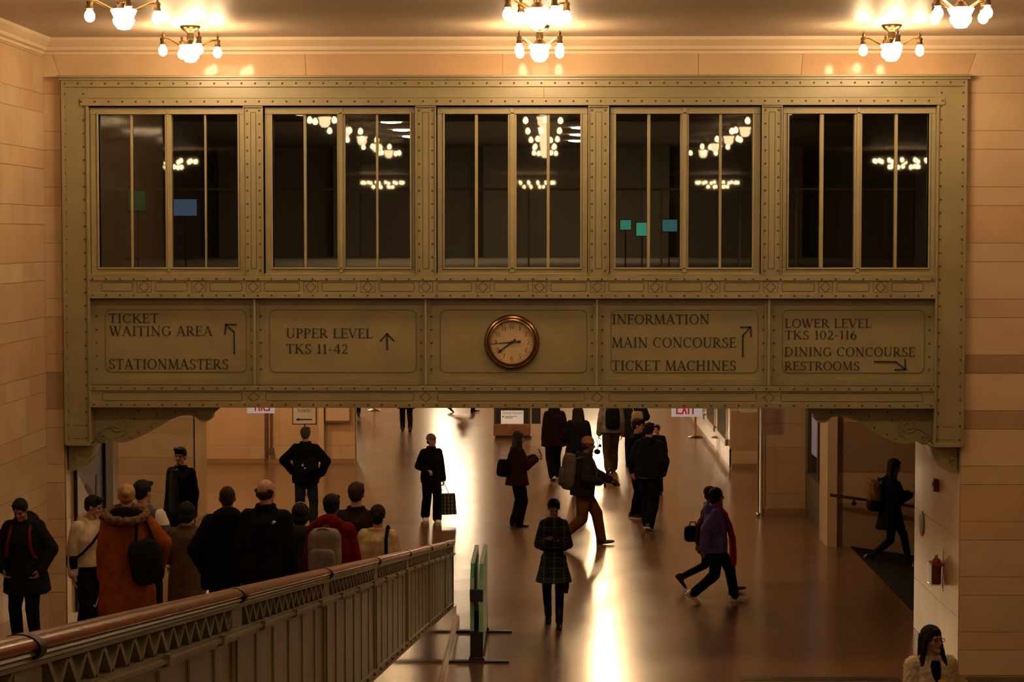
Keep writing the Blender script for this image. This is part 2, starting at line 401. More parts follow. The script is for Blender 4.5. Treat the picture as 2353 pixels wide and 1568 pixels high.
# cornice along the left and front walls
def cornice(name, a, b, n):
    prof = [(0, .0), (.015, .0), (.02, .03), (.05, .045), (.055, .06), (.05, .085), (.10, .13), (.115, .15), (.115, .185), (0, .185)]
    a, b, n = Vector(a), Vector(b), Vector(n); mb = MB()
    mb.loft([[p + n * x + Vector((0, 0, z)) for x, z in prof] for p in (a, b)])
    return struct(mb.build(name, CORN, smooth=True, angle=30))
zc0 = ZC - .185
cornice('trim_1', (XL, YB + .001, zc0), (XR, YB + .001, zc0), (0, -1, 0))
cornice('trim_2', (XL + .03, 16.6, zc0), (XL + .03, YB, zc0), (1, 0, 0))
cornice('trim_3', (XR - .03, 16.6, zc0), (XR - .03, YB, zc0), (-1, 0, 0))
YE = 26.5                        # back of the piers beside the bridge
stone_wall('wall_reveal_left', (OL - .018, YB + .02, 0), (0, 1, 0), (1, 0, 0), YE - YB - .02, 0, 3.6, BZ(172), (2, 1, 2, 1), blen=3, seed=11, pair=(.42, .84))
stone_wall('wall_reveal_right', (BX(2212) + .03, YB + .02, 0), (0, 1, 0), (-1, 0, 0), YE - YB - .02, 0, 3.6, BZ(172) - .33, (2, 2, 1), blen=4, seed=12, pair=(1.26, .9, 1.5))
mb = MB(); mb.box(-9, OL - .14, YE - .2, YE, 0, 4.35); mb.box(OR_ + .16, 12, YE - .1, YE, -1.6, 4.35); struct(mb.build('wall_pier_back', MARBLE[1], smooth=False))
mb = MB(); mb.box(BX(1700), BX(2068), 23.28, 23.47, 0, .004); mb.box(BX(2221), XR, 23.28, 23.47, 0, .004)
struct(mb.build('floor_strip', mat('dark floor strip', (.03, .024, .018), .35), smooth=False))  # dark band laid flat in place of a nearer parapet's edge

# ------------------------------------------------------------------ the passage beyond the bridge
def front_wall(name, px0, px1, d, z1, seed, ztop=3.4, tones=(1, 2, 0, 2), depth=.4, pair=(.42, .84, .5)):
    x0, x1 = at(px0, 1000, d).x, at(px1, 1000, d).x
    o = stone_wall(name, (x0, d + .03, 0), (1, 0, 0), (0, -1, 0), x1 - x0, 0, z1, ztop, tones, blen=1.9, seed=seed, pair=pair)
    mb = MB(); mb.box(x0, x1, d + .05, d + depth, 0, z1); c = mb.build('wall_core', MARBLE[1], smooth=False); c.parent = o
    return x0, x1
front_wall('wall_passage_left', -150, 444, 36.0, 4.35, 21, depth=1.4, tones=(0, 0, 1, 0, 0, 1), pair=(.30, .26, .42, .30))
xa, xb = front_wall('wall_passage_far_left', 380, 816, 45.6, 4.35, 22, tones=(2, 1, 2, 1))
mb = MB(); mb.box(xa, xb, 45.52, 45.6, 0, .09); struct(mb.build('baseboard_left', mat('dark base stone', (.27, .165, .09), .3), smooth=False))
x3 = at(1680, 1000, 44.7).x
front_wall('wall_passage_far_right', 1680, 2100, 44.7, 4.35, 23, tones=(3, 2, 3, 2))
xp0, xp1 = front_wall('wall_passage_pier', 1750, 1866, 37.2, 4.35, 24, tones=(2, 1, 2, 3), depth=.35)
mb = MB(); mb.box(xp0, xp1, 37.12, 37.2, 0, .12); mb.box(x3, 7, 44.62, 44.7, 0, .1); struct(mb.build('baseboard_right', MATS['dark base stone'], smooth=False))
# shop side wall on the right, seen along its length
mb = MB(); mb.box(x3 + .0, x3 + .4, 44.72, 70, 0, .42); mb.box(x3, x3 + .4, 44.72, 70, 3.1, 4.35)
for y in (44.72, 48.0, 51.3, 54.6, 57.9, 61.2, 64.5, 67.8): mb.box(x3 - .03, x3 + .4, y, y + .55, .42, 3.1)
struct(mb.build('wall_shop', MARBLE[1], smooth=False))
shopglass = mat('dark shop glass', (.02, .022, .024), .06)
for k, y in enumerate((45.27, 48.55, 51.85, 55.15, 58.45)):
    w = MB(); w.box(x3 + .18, x3 + .2, y, y + 2.75, .42, 3.1); ob = struct(w.build('window_%d' % (k + 6), shopglass, smooth=False))
    f = MB(); f.box(x3 - .04, x3 + .22, y, y + .12, .42, 3.1); f.box(x3 - .04, x3 + .22, y + 2.63, y + 2.75, .42, 3.1); f.box(x3 - .08, x3 + .22, y, y + 2.75, .42, .56)
    f.box(x3 + .05, x3 + .2, y + 1.3, y + 1.36, .56, 3.1)
    f.build('frame', STEEL, ob, smooth=False)
# upper slab, passage ceiling, outer walls, concourse
mb = MB(); mb.box(-11, 11, YE + .1, 66, 4.36, 4.44); struct(mb.build('ceiling_passage', PLASTER, smooth=False))
mb = MB(); mb.box(-11.2, -11, YE, 66, 0, 4.36); mb.box(11, 11.2, YE, 66, -1.8, 4.36); struct(mb.build('wall_passage_outer', MARBLE[1], smooth=False))
mb = MB(); mb.box(-16, 16, 96, 96.2, 0, 10); mb.box(-16.2, -16, 66, 96, 0, 10); mb.box(16, 16.2, 66, 96, 0, 10); mb.box(-16, 16, 66, 96, 10, 10.2)
struct(mb.build('wall_concourse', MARBLE[0], smooth=False))
mb = MB(); mb.box(-9, 9, YE + .1, 47.8, 4.44, 4.50); mb.box(-9, 9, YE, 48, 7.0, 7.1); mb.box(-9.1, -9, YE, 48, 4.45, 7.0); mb.box(9, 9.1, YE, 48, 4.45, 7.0); mb.box(-9, 9, 47.8, 48, 4.45, 7.0)
for x in (-7.2, -4.6, -1.2, 2.4, 5.4, 7.9): mb.box(x - .3, x + .3, 47.3, 47.8, 4.45, 7.0)
struct(mb.build('wall_gallery', DARKIN, smooth=False))
# ramp on the right that goes down behind the right pier
xq = at(1956, 1262, 33.3).x
mb = MB(); y0, y1 = 26.5, 33.4; S2 = .14
mb.add([(xq, y0, .006), (12, y0, -(12 - xq) * S2), (12, y1, -(12 - xq) * S2), (xq, y1, .006)], [(0, 1, 2, 3)])
ob = struct(mb.build('floor_ramp_lower', mat('dark rubber mat', (.014, .010, .007), .9, spec=.1, noise=.2, nscale=5), smooth=False))
# (the level floor is cut away where that ramp descends, see floor below)
fl = bpy.data.objects['floor']; me = fl.data; me.clear_geometry()
fm = MB()
for x0, x1, ya, yb in ((-30, xq, 22.9, 130), (xq, 30, 22.9, 26.45), (xq, 30, 33.62, 130), (-1.35, 30, -45, 22.9)): fm.box(x0, x1, ya, yb, -.2, 0)
me.from_pydata(fm.v, [], fm.f); me.materials.clear(); me.materials.append(FLOOR)
xw = at(1901, 1000, 33.4).x
mb = MB()
stone_wall('wall_ramp', (xw + .15, 33.43, 0), (1, 0, 0), (0, -1, 0), 6.5, -1.6, 4.35, 3.3, (3, 2, 3, 1), blen=1.6, seed=31, pair=(.8, .5))
mb.box(xw, xw + .155, 33.33, 34.3, 0, 4.35); struct(mb.build('wall_ramp_jamb', MARBLE[0], smooth=False))
# metal-framed doorway with a lit screen beside the ramp
xs = xw + .12
dr = MB(); dr.box(xs, xs + .25, 34.3, 34.5, 0, 4.0); dr.box(xs, xs + .25, 36.9, 37.2, 0, 4.0); dr.box(xs, xs + .2, 34.5, 36.9, 0, .75); dr.box(xs + .02, xs + .2, 35.65, 35.75, .75, 4); dr.box(xs - .03, xs + .2, 34.5, 36.9, .72, .8)
door = struct(dr.build('door_1', mat('green bronze frame', (.075, .062, .03), .4), smooth=False))
d2 = MB(); d2.box(xs + .1, xs + .12, 34.5, 36.9, .8, 4.0); d2.build('pane', shopglass, door, smooth=False)
d3 = MB(); d3.box(xs + .05, xs + .09, 35.85, 36.75, 1.15, 3.2); d3.build('screen', emit('violet screen', (.42, .38, .55), .10), door, smooth=False)

# ------------------------------------------------------------------ the footbridge
bridge = empty('footbridge', (BX(1180), YB, BZ(937)), 'olive riveted steel footbridge with five windows and painted direction signs', 'footbridge')
BO = Vector(bridge.location)
def bpart(mb, name, mats, parent=None, **k):
    o = mb.build(name, mats, parent or bridge, **k)
    if (parent or bridge) is bridge: o.location = -BO
    return o
def bbox(mb, px0, px1, py0, py1, y0, y1): return mb.box(BX(px0), BX(px1), YB + y0, YB + y1, BZ(py0), BZ(py1))
def rivets(mb, pts, y):
    k = mb.mi; mb.mat(1)
    for px, py in pts: mb.rivet(BX(px), YB + y, BZ(py), .0125)
    mb.mat(k)
def rng(a, b, st):
    n = max(1, round((b - a) / st)); return [a + (b - a) * i / n for i in range(n + 1)]
# top beam
mb = MB(); bbox(mb, 207, 2149, 196, 243, -.05, .30); bbox(mb, 148, 2216, 184, 200, -.075, .3); bbox(mb, 190, 2165, 226, 243, -.07, .3)
bbox(mb, 140, 2225, 174, 179, -.13, .3); bbox(mb, 143, 2222, 179, 185, -.10, .3)
mb.mat(1); bbox(mb, 210, 2146, 200, 201, -.052, 0); bbox(mb, 210, 2146, 225, 226, -.052, 0); bbox(mb, 1249, 1250, 203, 224, -.053, 0); mb.mat(0)
rivets(mb, [(x, 192) for x in rng(155, 2208, 31)], -.075); rivets(mb, [(x, 233.5) for x in rng(193, 2160, 31)], -.07)
bevel(bpart(mb, 'top_beam', [PAINT, RIVET]), .004)
# end posts
for a, b, i, rr in ((148, 207, 195, (154, 197)), (2216, 2149, 2160, (2158, 2208))):
    mb = MB(); bbox(mb, a, b, 200, 1021, -.05, .3); bbox(mb, a, a + (6 if a < 1000 else -6), 186, 1021, -.10, .3); bbox(mb, a, b, 1017, 1025, -.085, .3); bbox(mb, b + (1 if a < 1000 else -1), b + (-4 if a < 1000 else 4), 244, 1018, -.075, .31)
    mb.mat(1); bbox(mb, min(a, b) + 18, min(a, b) + 44, 978, 979, -.053, 0); bbox(mb, min(a, b) + 18, min(a, b) + 44, 1008, 1009, -.053, 0); mb.mat(0)
    rivets(mb, [(x, y) for x in rr for y in rng(215, 1008, 31)], -.05)
    bevel(bpart(mb, 'end_post', [PAINT, RIVET]), .004)
# frieze with recessed panels and diamonds
def rrect(x0, x1, y0, y1, r, n=4):
    pts = []
    for cx, cy, a in ((x1 - r, y0 + r, -90), (x1 - r, y1 - r, 0), (x0 + r, y1 - r, 90), (x0 + r, y0 + r, 180)):
        for k in range(n + 1): pts.append((cx + r * math.cos(R(a + 90 * k / n)), cy + r * math.sin(R(a + 90 * k / n))))
    return pts + [pts[0]]
def outline(mb, pts, w, y0, y1):                # raised thin bead following a pixel outline on the bridge face
    P = [(BX(x), BZ(y)) for x, y in pts]
    for (x0, z0), (x1, z1) in zip(P, P[1:]):
        dx, dz = x1 - x0, z1 - z0; L = math.hypot(dx, dz)
        if L < 1e-6: continue
        nx, nz = -dz / L * w / 2, dx / L * w / 2
        mb.prism([(x0 + nx, z0 + nz), (x1 + nx, z1 + nz), (x1 - nx, z1 - nz), (x0 - nx, z0 - nz)], YB + y0, YB + y1)
mb = MB(); bbox(mb, 207, 2149, 637, 686, -.06, .3); bbox(mb, 207, 2149, 629, 638, -.02, .3); bbox(mb, 207, 2149, 637, 645, -.075, .3); bbox(mb, 207, 2149, 673, 686, -.08, .3)
rivets(mb, [(x, 641) for x in rng(215, 2140, 31.5)], -.075); rivets(mb, [(x, 679) for x in rng(215, 2140, 31.5)], -.08)
dia = [333, 458, 583, 715, 846, 979, 1110, 1240, 1373, 1505, 1638, 1770, 1896, 2022]
mb.mat(2)
for x in dia:
    outline(mb, [(x, 646.5), (x + 12, 659), (x, 671.5), (x - 12, 659), (x, 646.5)], .008, -.066, -.05); outline(mb, [(x - 16, 646), (x + 16, 646), (x + 16, 672), (x - 16, 672), (x - 16, 646)], .006, -.064, -.05)
for a, b in zip([210] + dia, dia + [2146]):
    if b - a > 80: outline(mb, rrect(a + 26, b - 26, 649, 669, 4), .007, -.066, -.05)
mb.mat(0)
bevel(bpart(mb, 'frieze', [PAINT, RIVET, GROOVE]), .004)
# bottom beam
mb = MB(); bbox(mb, 207, 2149, 886, 937, -.06, .3); bbox(mb, 207, 2149, 886, 898, -.075, .3); bbox(mb, 207, 2149, 923, 937, -.08, .3)
rivets(mb, [(x, 892) for x in rng(215, 2140, 31.5)], -.075); rivets(mb, [(x, 930) for x in rng(215, 2140, 31.5)], -.08)
mb.mat(2); D4 = [583, 978, 1372, 1767]
for x in D4: outline(mb, [(x, 900), (x + 13, 912), (x, 924), (x - 13, 912), (x, 900)], .008, -.066, -.05)
for a, b in zip([207] + D4, D4 + [2149]): outline(mb, rrect(a + 28, b - 28, 902, 921, 3), .007, -.066, -.05)
mb.mat(0)
bevel(bpart(mb, 'bottom_beam', [PAINT, RIVET, GROOVE]), .004)
# pilasters between the windows
for a, b in ((561, 607), (955, 1003), (1351, 1399), (1748, 1796)):
    mb = MB(); bbox(mb, a, b, 244, 630, -.02, .3); bbox(mb, a, a + 3, 244, 630, -.045, .3); bbox(mb, b - 3, b, 244, 630, -.045, .3); bbox(mb, a, b, 243, 247, -.05, .3)
    mb.mat(2); outline(mb, [(a + 17, 258), (b - 17, 258), (b - 17, 617), (a + 17, 617), (a + 17, 258)], .006, -.026, -.01); mb.mat(0)
    rivets(mb, [(x, y) for x in (a + 9, b - 9) for y in rng(254, 622, 30.5)], -.02)
    bevel(bpart(mb, 'pilaster', [PAINT, RIVET, GROOVE]), .003)
# windows
bays = [(209, 560, (228, 300, 305, 380, 395, 470, 474, 547)), (609, 954, (627, 698, 704, 775, 793, 864, 869, 942)), (1005, 1350, (1022, 1091, 1098, 1167, 1187, 1256, 1263, 1333)),
        (1401, 1747, (1415, 1487, 1494, 1563, 1582, 1652, 1658, 1728)), (1798, 2148, (1812, 1883, 1892, 1962, 1980, 2055, 2062, 2133))]
for a, b, p in bays:
    w = bpy.data.objects.new('window', None); col.objects.link(w); w.parent = bridge; w.location = -BO
    mb = MB(); t, bt = 262, 615
    bbox(mb, a, b, 246, t, .02, .14); bbox(mb, a, b, bt, 630, .02, .14); bbox(mb, a, p[0], t, bt, .02, .14); bbox(mb, p[7], b, t, bt, .02, .14); bbox(mb, p[3], p[4], t, bt, .02, .14)
    bbox(mb, p[3] + 5, p[4] - 5, 248, 627, .0, .1); bbox(mb, p[0] - 4, p[7] + 4, t - 4, t, .0, .1); bbox(mb, p[0] - 4, p[7] + 4, bt, bt + 4, .0, .1); bbox(mb, p[0] - 4, p[0], t, bt, .0, .1); bbox(mb, p[7], p[7] + 4, t, bt, .0, .1)
    o = mb.build('frame', PAINT2, w); bevel(o, .004)
    for q, (u, v) in enumerate(((p[1], p[2]), (p[5], p[6]))):
        mb = MB(); bbox(mb, u, v, t, bt, .03, .10); bevel(mb.build('muntin', PAINT2, w), .004)
    for u, v in ((p[0], p[1]), (p[2], p[3]), (p[4], p[5]), (p[6], p[7])):
        mb = MB(); bbox(mb, u, v, t, bt, .068, .074); mb.build('pane', GLASS, w, smooth=False)
# sign panels with lettering and arrows
YS = .055
signs = [(208, 583, [('TICKET', 246, 361, 722, 743), ('WAITING AREA', 248, 485, 751, 773), ('STATIONMASTERS', 245, 522, 827, 850)], [[(535, 815), (535, 764), (516, 747)], [(540, 747), (516, 747), (514, 769)]]),
         (587, 975, [('UPPER LEVEL', 655, 855, 756, 778), ('TKS 11-42', 655, 798, 792, 814)], [[(888, 805), (888, 768)], [(872, 785), (888, 768), (904, 784)]]),
         (981, 1369, [], []),
         (1375, 1764, [('INFORMATION', 1407, 1632, 723, 745), ('MAIN CONCOURSE', 1407, 1694, 776, 799), ('TICKET MACHINES', 1407, 1694, 829, 852)], [[(1709, 820), (1709, 771), (1727, 752)], [(1704, 752), (1727, 752), (1728, 774)]]),
         (1771, 2148, [('LOWER LEVEL', 1806, 2006, 733, 753), ('TKS 102-116', 1806, 1972, 760, 780), ('DINING CONCOURSE', 1806, 2107, 798, 819), ('RESTROOMS', 1806, 1979, 831, 851)], [[(2013, 831), (2063, 832), (2085, 849)], [(2084, 826), (2085, 849), (2061, 850)]])]
for a, b, texts, arrows in signs:
    mb = MB(); bbox(mb, a - 3, b + 3, 686, 886, YS, .3)
    bbox(mb, a - 3, a + 6, 688, 886, YS - .03, .3) if a > 300 else None
    bbox(mb, b - 6, b + 3, 688, 886, YS - .03, .3) if b < 2000 else None
    bbox(mb, a, b, 690, 700, YS - .02, .3); bbox(mb, a, b, 872, 886, YS - .02, .3)
    mb.mat(2); outline(mb, rrect(a + 30, b - 20, 713, 857, 14), .006, YS - .006, YS); mb.mat(0)
    rivets(mb, [(x, y) for x in (a + 10, b - 8) for y in rng(728, 850, 30)], YS - (.0))
    s = bpart(mb, 'sign_panel', [PAINT, RIVET, GROOVE])
    if texts:
        for t, x0, x1, y0, y1 in texts:
            W_ = [strokes(c_)[1] + .075 for c_ in t]; k_ = (BX(x1) - BX(x0)) / (sum(W_) - .075); pos = 0
            for word in t.split(' '):
                ww = sum(W_[pos:pos + len(word)]); xa_ = BX(x0) + k_ * sum(W_[:pos]); pos += len(word) + 1
                mb = MB(); lettering(mb, word, xa_, xa_ + k_ * (ww - .075), BZ(y1), BZ(y0), YB + YS - .009); mb.build('lettering', INK, s, smooth=False)
        mb = MB()
        for pl_ in arrows: flat_stroke(mb, [(BX(x), BZ(y)) for x, y in pl_], .018, YB + YS - .009)
        o = mb.build('arrow', INK, s, smooth=False)
for x in (585, 978, 1372, 1767.5):
    mb = MB(); bbox(mb, x - 2.2, x + 2.2, 688, 885, -.045, .3); bpart(mb, 'divider_bar', PAINT2)
# scroll brackets and feet
def spiral(mb, cx, cy, r0, turns, a0, w, y0, y1, sgn=1, r1=.18):
    n = int(26 * turns); pts = []
    for k in range(n + 1):
        t = k / n; r = r0 * (1 - (1 - r1) * t ** .8); a = R(a0) + sgn * t * turns * 2 * math.pi; pts.append((cx + r * math.cos(a), cy + r * math.sin(a)))
    outline(mb, pts, w, y0, y1)
for side in (0, 1):
    mx = (lambda x: x) if side == 0 else (lambda x: 2357 - x)
    prof = [(206, 937), (498, 937), (490, 947), (481, 953), (478, 965), (468, 972), (455, 972), (447, 966), (443, 960), (432, 957.5), (418, 957), (402, 960), (385, 967), (365, 978), (345, 990), (322, 1003), (300, 1013), (280, 1019.5), (262, 1021),
            (248, 1019), (240, 1013), (238, 1018), (230, 1023), (220, 1022), (212, 1016), (206, 1021)]
    mb = MB(); mb.prism([(BX(mx(x)), BZ(y)) for x, y in prof], YB + .12, YB + .26)
    bbox(mb, mx(207), mx(492), 937, 944, .06, .28)
    P = prof[1:19]; outline(mb, [(mx(x), y - 1.5) for x, y in P], .022, .10, .27)
    s = 1 if side == 0 else -1
    mb.mat(2)
    spiral(mb, mx(263), 981, 27, 1.9, 90 if side == 0 else 90, .010, .10, .13, -s)
    spiral(mb, mx(226), 1009, 14, 1.5, -90, .009, .10, .13, -s)
    outline(mb, [(mx(x), y) for x, y in ((212, 1010), (218, 996), (232, 988), (250, 984), (266, 986))], .009, .10, .13)
    mb.mat(1); 
    for x, y in ((300, 966), (352, 958), (340, 985), (310, 1000), (290, 1010), (395, 951), (262, 948), (310, 948), (440, 949)): mb.rivet(BX(mx(x)), YB + .12, BZ(y), .011)
    bpart(mb, 'bracket', [PAINT, RIVET, PAINT2])
    foot = [(149, 1024), (214, 1024), (209, 1040), (203, 1053), (192, 1066), (178, 1077), (162, 1084), (149, 1084)]
    mb = MB(); mb.prism([(BX(mx(x)), BZ(y)) for x, y in foot], YB + .08, YB + .3); outline(mb, [(mx(x), y) for x, y in foot[1:]], .02, .06, .3)
    mb.mat(2); spiral(mb, mx(161), 1060, 11, 1.7, 90, .010, .06, .09, -s); mb.mat(0)
    bpart(mb, 'post_foot', [PAINT, RIVET, PAINT2])
# inside of the bridge: deck, roof, end walls, inner rail seen through the glass
mb = MB(); mb.box(OL, OR_, YB + .15, YE + .1, BZ(936), BZ(627)); bpart(mb, 'deck', DARKIN, smooth=False)
mb = MB(); mb.box(OL, OR_, YB + .15, YE + .1, BZ(246), BZ(178)); mb.box(OL - .05, OL + .05, YB + .2, YE + .1, BZ(640), BZ(240)); mb.box(OR_ - .05, OR_ + .05, YB + .2, YE + .1, BZ(640), BZ(240)); bpart(mb, 'roof', DARKIN, smooth=False)
zr = at(1180, 435, 26.2).z
mb = MB(); mb.tube([(OL, 26.2, zr), (OR_, 26.2, zr)], .018)
for px in (700, 1092, 1215, 1520, 1700, 1830): 
    x = at(px, 500, 26.2).x; mb.tube([(x, 26.2, BZ(630)), (x, 26.2, zr)], .014)
bpart(mb, 'inner_rail', mat('grey inner rail', (.32, .30, .26), .4))

# clock
cx, cz = BX(1176), BZ(787); RC = BX(1240) - cx
clock = empty('wall_clock', (cx, YB + YS, cz), 'round brass clock with dark hands on the middle panel of the footbridge', 'clock')
MY = Matrix.Rotation(R(90), 3, 'X')
mb = MB(); mb.lathe([(RC * .80, 0), (RC, 0), (RC * 1.0, .03), (RC * .97, .055), (RC * .90, .068), (RC * .86, .06), (RC * .84, .075), (RC * .80, .078), (RC * .775, .06), (RC * .77, .02)], (0, 0, 0), 48, MY); mb.build('rim', mat('old brass', (.27, .155, .055), .28, metal=1), clock, angle=60)
mb = MB(); mb.lathe([(.001, .022), (RC * .79, .022), (RC * .79, .028), (.001, .028)], (0, 0, 0), 48, MY); dial = mb.build('dial', mat('cream dial', (.50, .36, .20), .5, noise=.12, nscale=8), clock)
mb = MB()
for k in range(1, 13):
    a = R(90 - 30 * k); h = RC * .17; x, z = RC * .585 * math.cos(a), RC * .585 * math.sin(a); w = RC * (.10 if k < 10 else .17)
    lettering(mb, str(k), x - w / 2, x + w / 2, z - h / 2, z + h / 2, -.030)
for k in range(60):
    a = R(6 * k); r0, r1 = RC * .70, RC * (.735 if k % 5 else .75); flat_stroke(mb, [(r0 * math.cos(a), r0 * math.sin(a)), (r1 * math.cos(a), r1 * math.sin(a))], .004 if k % 5 else .007, -.030)
mb.build('numerals', mat('brown numerals', (.12, .045, .015), .6), dial, smooth=False)
def hand(name, tip, w, tail, y, shape):
    a = math.atan2(cz * 0 + (BZ(tip[1]) - cz), BX(tip[0]) - cx); L = math.hypot(BX(tip[0]) - cx, BZ(tip[1]) - cz)
    mb = MB(); c, s = math.cos(a), math.sin(a)
    pts = [(u * c - v * s, u * s + v * c) for u, v in shape(L, w, tail)]
    mb.prism(pts, y, y + .004); mb.lathe([(w * 1.2, -.002), (w * 1.2, .006)], (0, y + .002, 0), 12, MY); mb.build(name, INK, clock, smooth=False)
hand('hour_hand', (1144, 811), .014, .055, -.042, lambda L, w, t: [(-t, w * 1.3), (-t * .6, w * .5), (0, w * .7), (L * .70, w * .45), (L * .82, w * 1.3), (L, 0), (L * .82, -w * 1.3), (L * .70, -w * .45), (0, -w * .7), (-t * .6, -w * .5), (-t, -w * 1.3)])
hand('minute_hand', (1127, 791), .008, .10, -.050, lambda L, w, t: [(-t, w * 2.2), (-t * .5, w * .7), (0, w), (L, w * .35), (L, -w * .35), (0, -w), (-t * .5, -w * .7), (-t, -w * 2.2)])

# ------------------------------------------------------------------ chandeliers
def make_chandelier():
    root = empty('chandelier', (0, 0, 0), 'x', 'chandelier')
    mb = MB(); mb.lathe([(.003, 0), (.107, 0), (.107, -.012), (.095, -.03), (.075, -.05), (.045, -.065), (.04, -.075), (.003, -.075)], (0, 0, 0), 24); mb.build('ceiling_plate', BRONZE, root)
    mb = MB(); mb.lathe([(.003, -.07), (.036, -.07), (.036, -.10), (.04, -.12), (.034, -.15), (.05, -.17), (.075, -.20), (.003, -.21)], (0, 0, 0), 16); mb.build('stem', BRONZE, root)
    mb = MB(); mb.lathe([(.003, -.205), (.105, -.205), (.118, -.215), (.10, -.25), (.088, -.275), (.098, -.30), (.088, -.335), (.066, -.36), (.055, -.378), (.025, -.384), (.003, -.384)], (0, 0, 0), 24); mb.build('glass_bowl', BOWL, root)
    for k in range(4):
        a = R(90 * k); c, s = math.cos(a), math.sin(a)
        mb = MB(); P = lambda r, z: (r * c, r * s, z)
        mb.tube([P(.08, -.215), P(.13, -.195), P(.19, -.165), P(.235, -.142), P(.27, -.138), P(.30, -.148)], [.012, .013, .012, .012, .012, .013], 8)
        arm = mb.build('arm', BRASS, root)
        mb = MB(); mb.lathe([(.002, -.07), (.008, -.085), (.018, -.105), (.009, -.12), (.026, -.135), (.032, -.15), (.026, -.17), (.030, -.19), (.034, -.21), (.002, -.212)], P(.30, 0), 12); mb.build('socket', BRONZE, arm)
        mb = MB(); mb.lathe([(.002, -.205), (.020, -.212), (.026, -.225), (.042, -.25), (.047, -.278), (.038, -.308), (.016, -.325), (.002, -.327)], P(.30, 0), 14); mb.build('bulb', BULB, root)
    return root
ch0 = make_chandelier()
cols_px = {0: (284, 437), 1: (1235, 1240), 2: (2208, 2049)}
names = {(0, 0): 'bronze ceiling lamp with four bulbs over the first bridge window', (0, 1): 'bronze ceiling lamp above the clock, nearest the front wall', (0, 2): 'bronze ceiling lamp with four bulbs over the fifth bridge window',
         (1, 0): 'lit ceiling lamp cut by the top edge near the left wall', (1, 1): 'lit ceiling lamp cut by the top edge above the clock', (1, 2): 'lit ceiling lamp cut by the top edge near the right corner'}
rots = {(0, 0): 27, (0, 1): 45, (0, 2): 3, (1, 0): 20, (1, 1): 30, (1, 2): 38}
DIMMED = {}
def dim_mesh(me):
    if me.name not in DIMMED and me.name not in [d.name for d in DIMMED.values()]:
        d = me.copy(); k = BULB2 if d.materials[0] == BULB else BOWL2; d.materials.clear(); d.materials.append(k); DIMMED[me.name] = d
    return DIMMED.get(me.name, me)
first = True
for row in range(8):
    Y = 22.26 - 3.55 * row
    for c in range(3):
        X = (-3.84, -.115, 3.65)[c]
        if row < 2:
            zz = at(cols_px[c][1 - row], (57 if row == 0 else 0), Y); X = at(cols_px[c][1 - row], 60 if row == 0 else 5, Y).x
        o = ch0 if first else dup(ch0); first = False
        if row >= 2:
            for p_ in o.children_recursive:
                if p_.name.startswith('bulb') or p_.name.startswith('glass_bowl'):
                    p_.data = dim_mesh(p_.data)
        o.location = (X, Y, ZC); o.rotation_euler = (0, 0, R(rots.get((row, c), 17 * row + 31 * c)))
        o['label'] = names.get((row, c), 'ceiling lamp further back in the hall, seen only mirrored in the bridge windows'); o['category'] = 'chandelier'; o['group'] = 'four-bulb ceiling lamps of the hall' if row < 2 else 'ceiling lamps mirrored in the glass'
def big_chandelier(loc, r=.75):
    root = empty('ring_chandelier', loc, 'ring chandelier seen only as a mirrored cluster of bulbs in the bridge windows', 'chandelier', 'ring chandeliers mirrored in the glass')
    mb = MB(); mb.lathe([(.003, .6), (.03, .6), (.03, 0), (.1, -.05), (.003, -.1)], (0, 0, 0), 12); mb.build('stem', BRONZE, root)
    mb = MB()
    for k in range(14): mb.ell((r * math.cos(R(k * 25.7)), r * math.sin(R(k * 25.7)), -.05), (.05, .05, .06), n=10, h=6)
    for k in range(7): mb.ell((r * .5 * math.cos(R(k * 51.4)), r * .5 * math.sin(R(k * 51.4)), -.2), (.05, .05, .06), n=10, h=6)
    mb.build('bulb_ring', BULB2, root)
    mb = MB(); mb.tube([(r * math.cos(R(k * 15)), r * math.sin(R(k * 15)), .02) for k in range(25)], .02, 6); mb.build('ring', BRONZE, root)
for x, y in ((-9.9, -6.7), (9.1, -6.7), (-6.1, -29), (-.6, -29), (6.1, -29)): big_chandelier((x, y, 6.95))

# lamps beyond the bridge (unseen; passage globes added to light it, concourse globes mirrored in the floor)
def globe_lamp(loc, r, m, drop, label, grp):
    root = empty('pendant_globe', loc, label, 'lamp', grp)
    mb = MB(); mb.ell((0, 0, 0), (r, r, r), n=20, h=12); mb.build('globe', m, root)
    mb = MB(); mb.tube([(0, 0, r * .95), (0, 0, drop)], .02, 8); mb.build('rod', BRONZE, root)
PG = emit('passage globe', LIGHT, PASS_E); CG = emit('concourse globe', (1, .74, .46), FAR_E); CG2 = emit('dimmed concourse globe', (1, .74, .46), FAR_E * .36)
for x, ys in ((-6.6, (31, 39, 43, 49, 55, 62)), (1.15, (31, 37.5, 43, 49, 55, 62))):
    for y in ys: globe_lamp((x, y, 4.0), .15, PG, .36, 'unseen white globe lamp added behind the footbridge to light the passage', 'passage globes')
for x, y, z, r in ((1.75, 72, 5.6, .50), (-3.1, 73, 5.0, .40), (-4.4, 86, 4.8, .40), (-9, 76, 6, .6), (8.5, 76, 6, .5)):
    globe_lamp((x, y, z), r, CG if x > 0 or x < -8 else CG2, 10 - z, 'large concourse globe lamp mirrored in the polished floor', 'concourse globes')
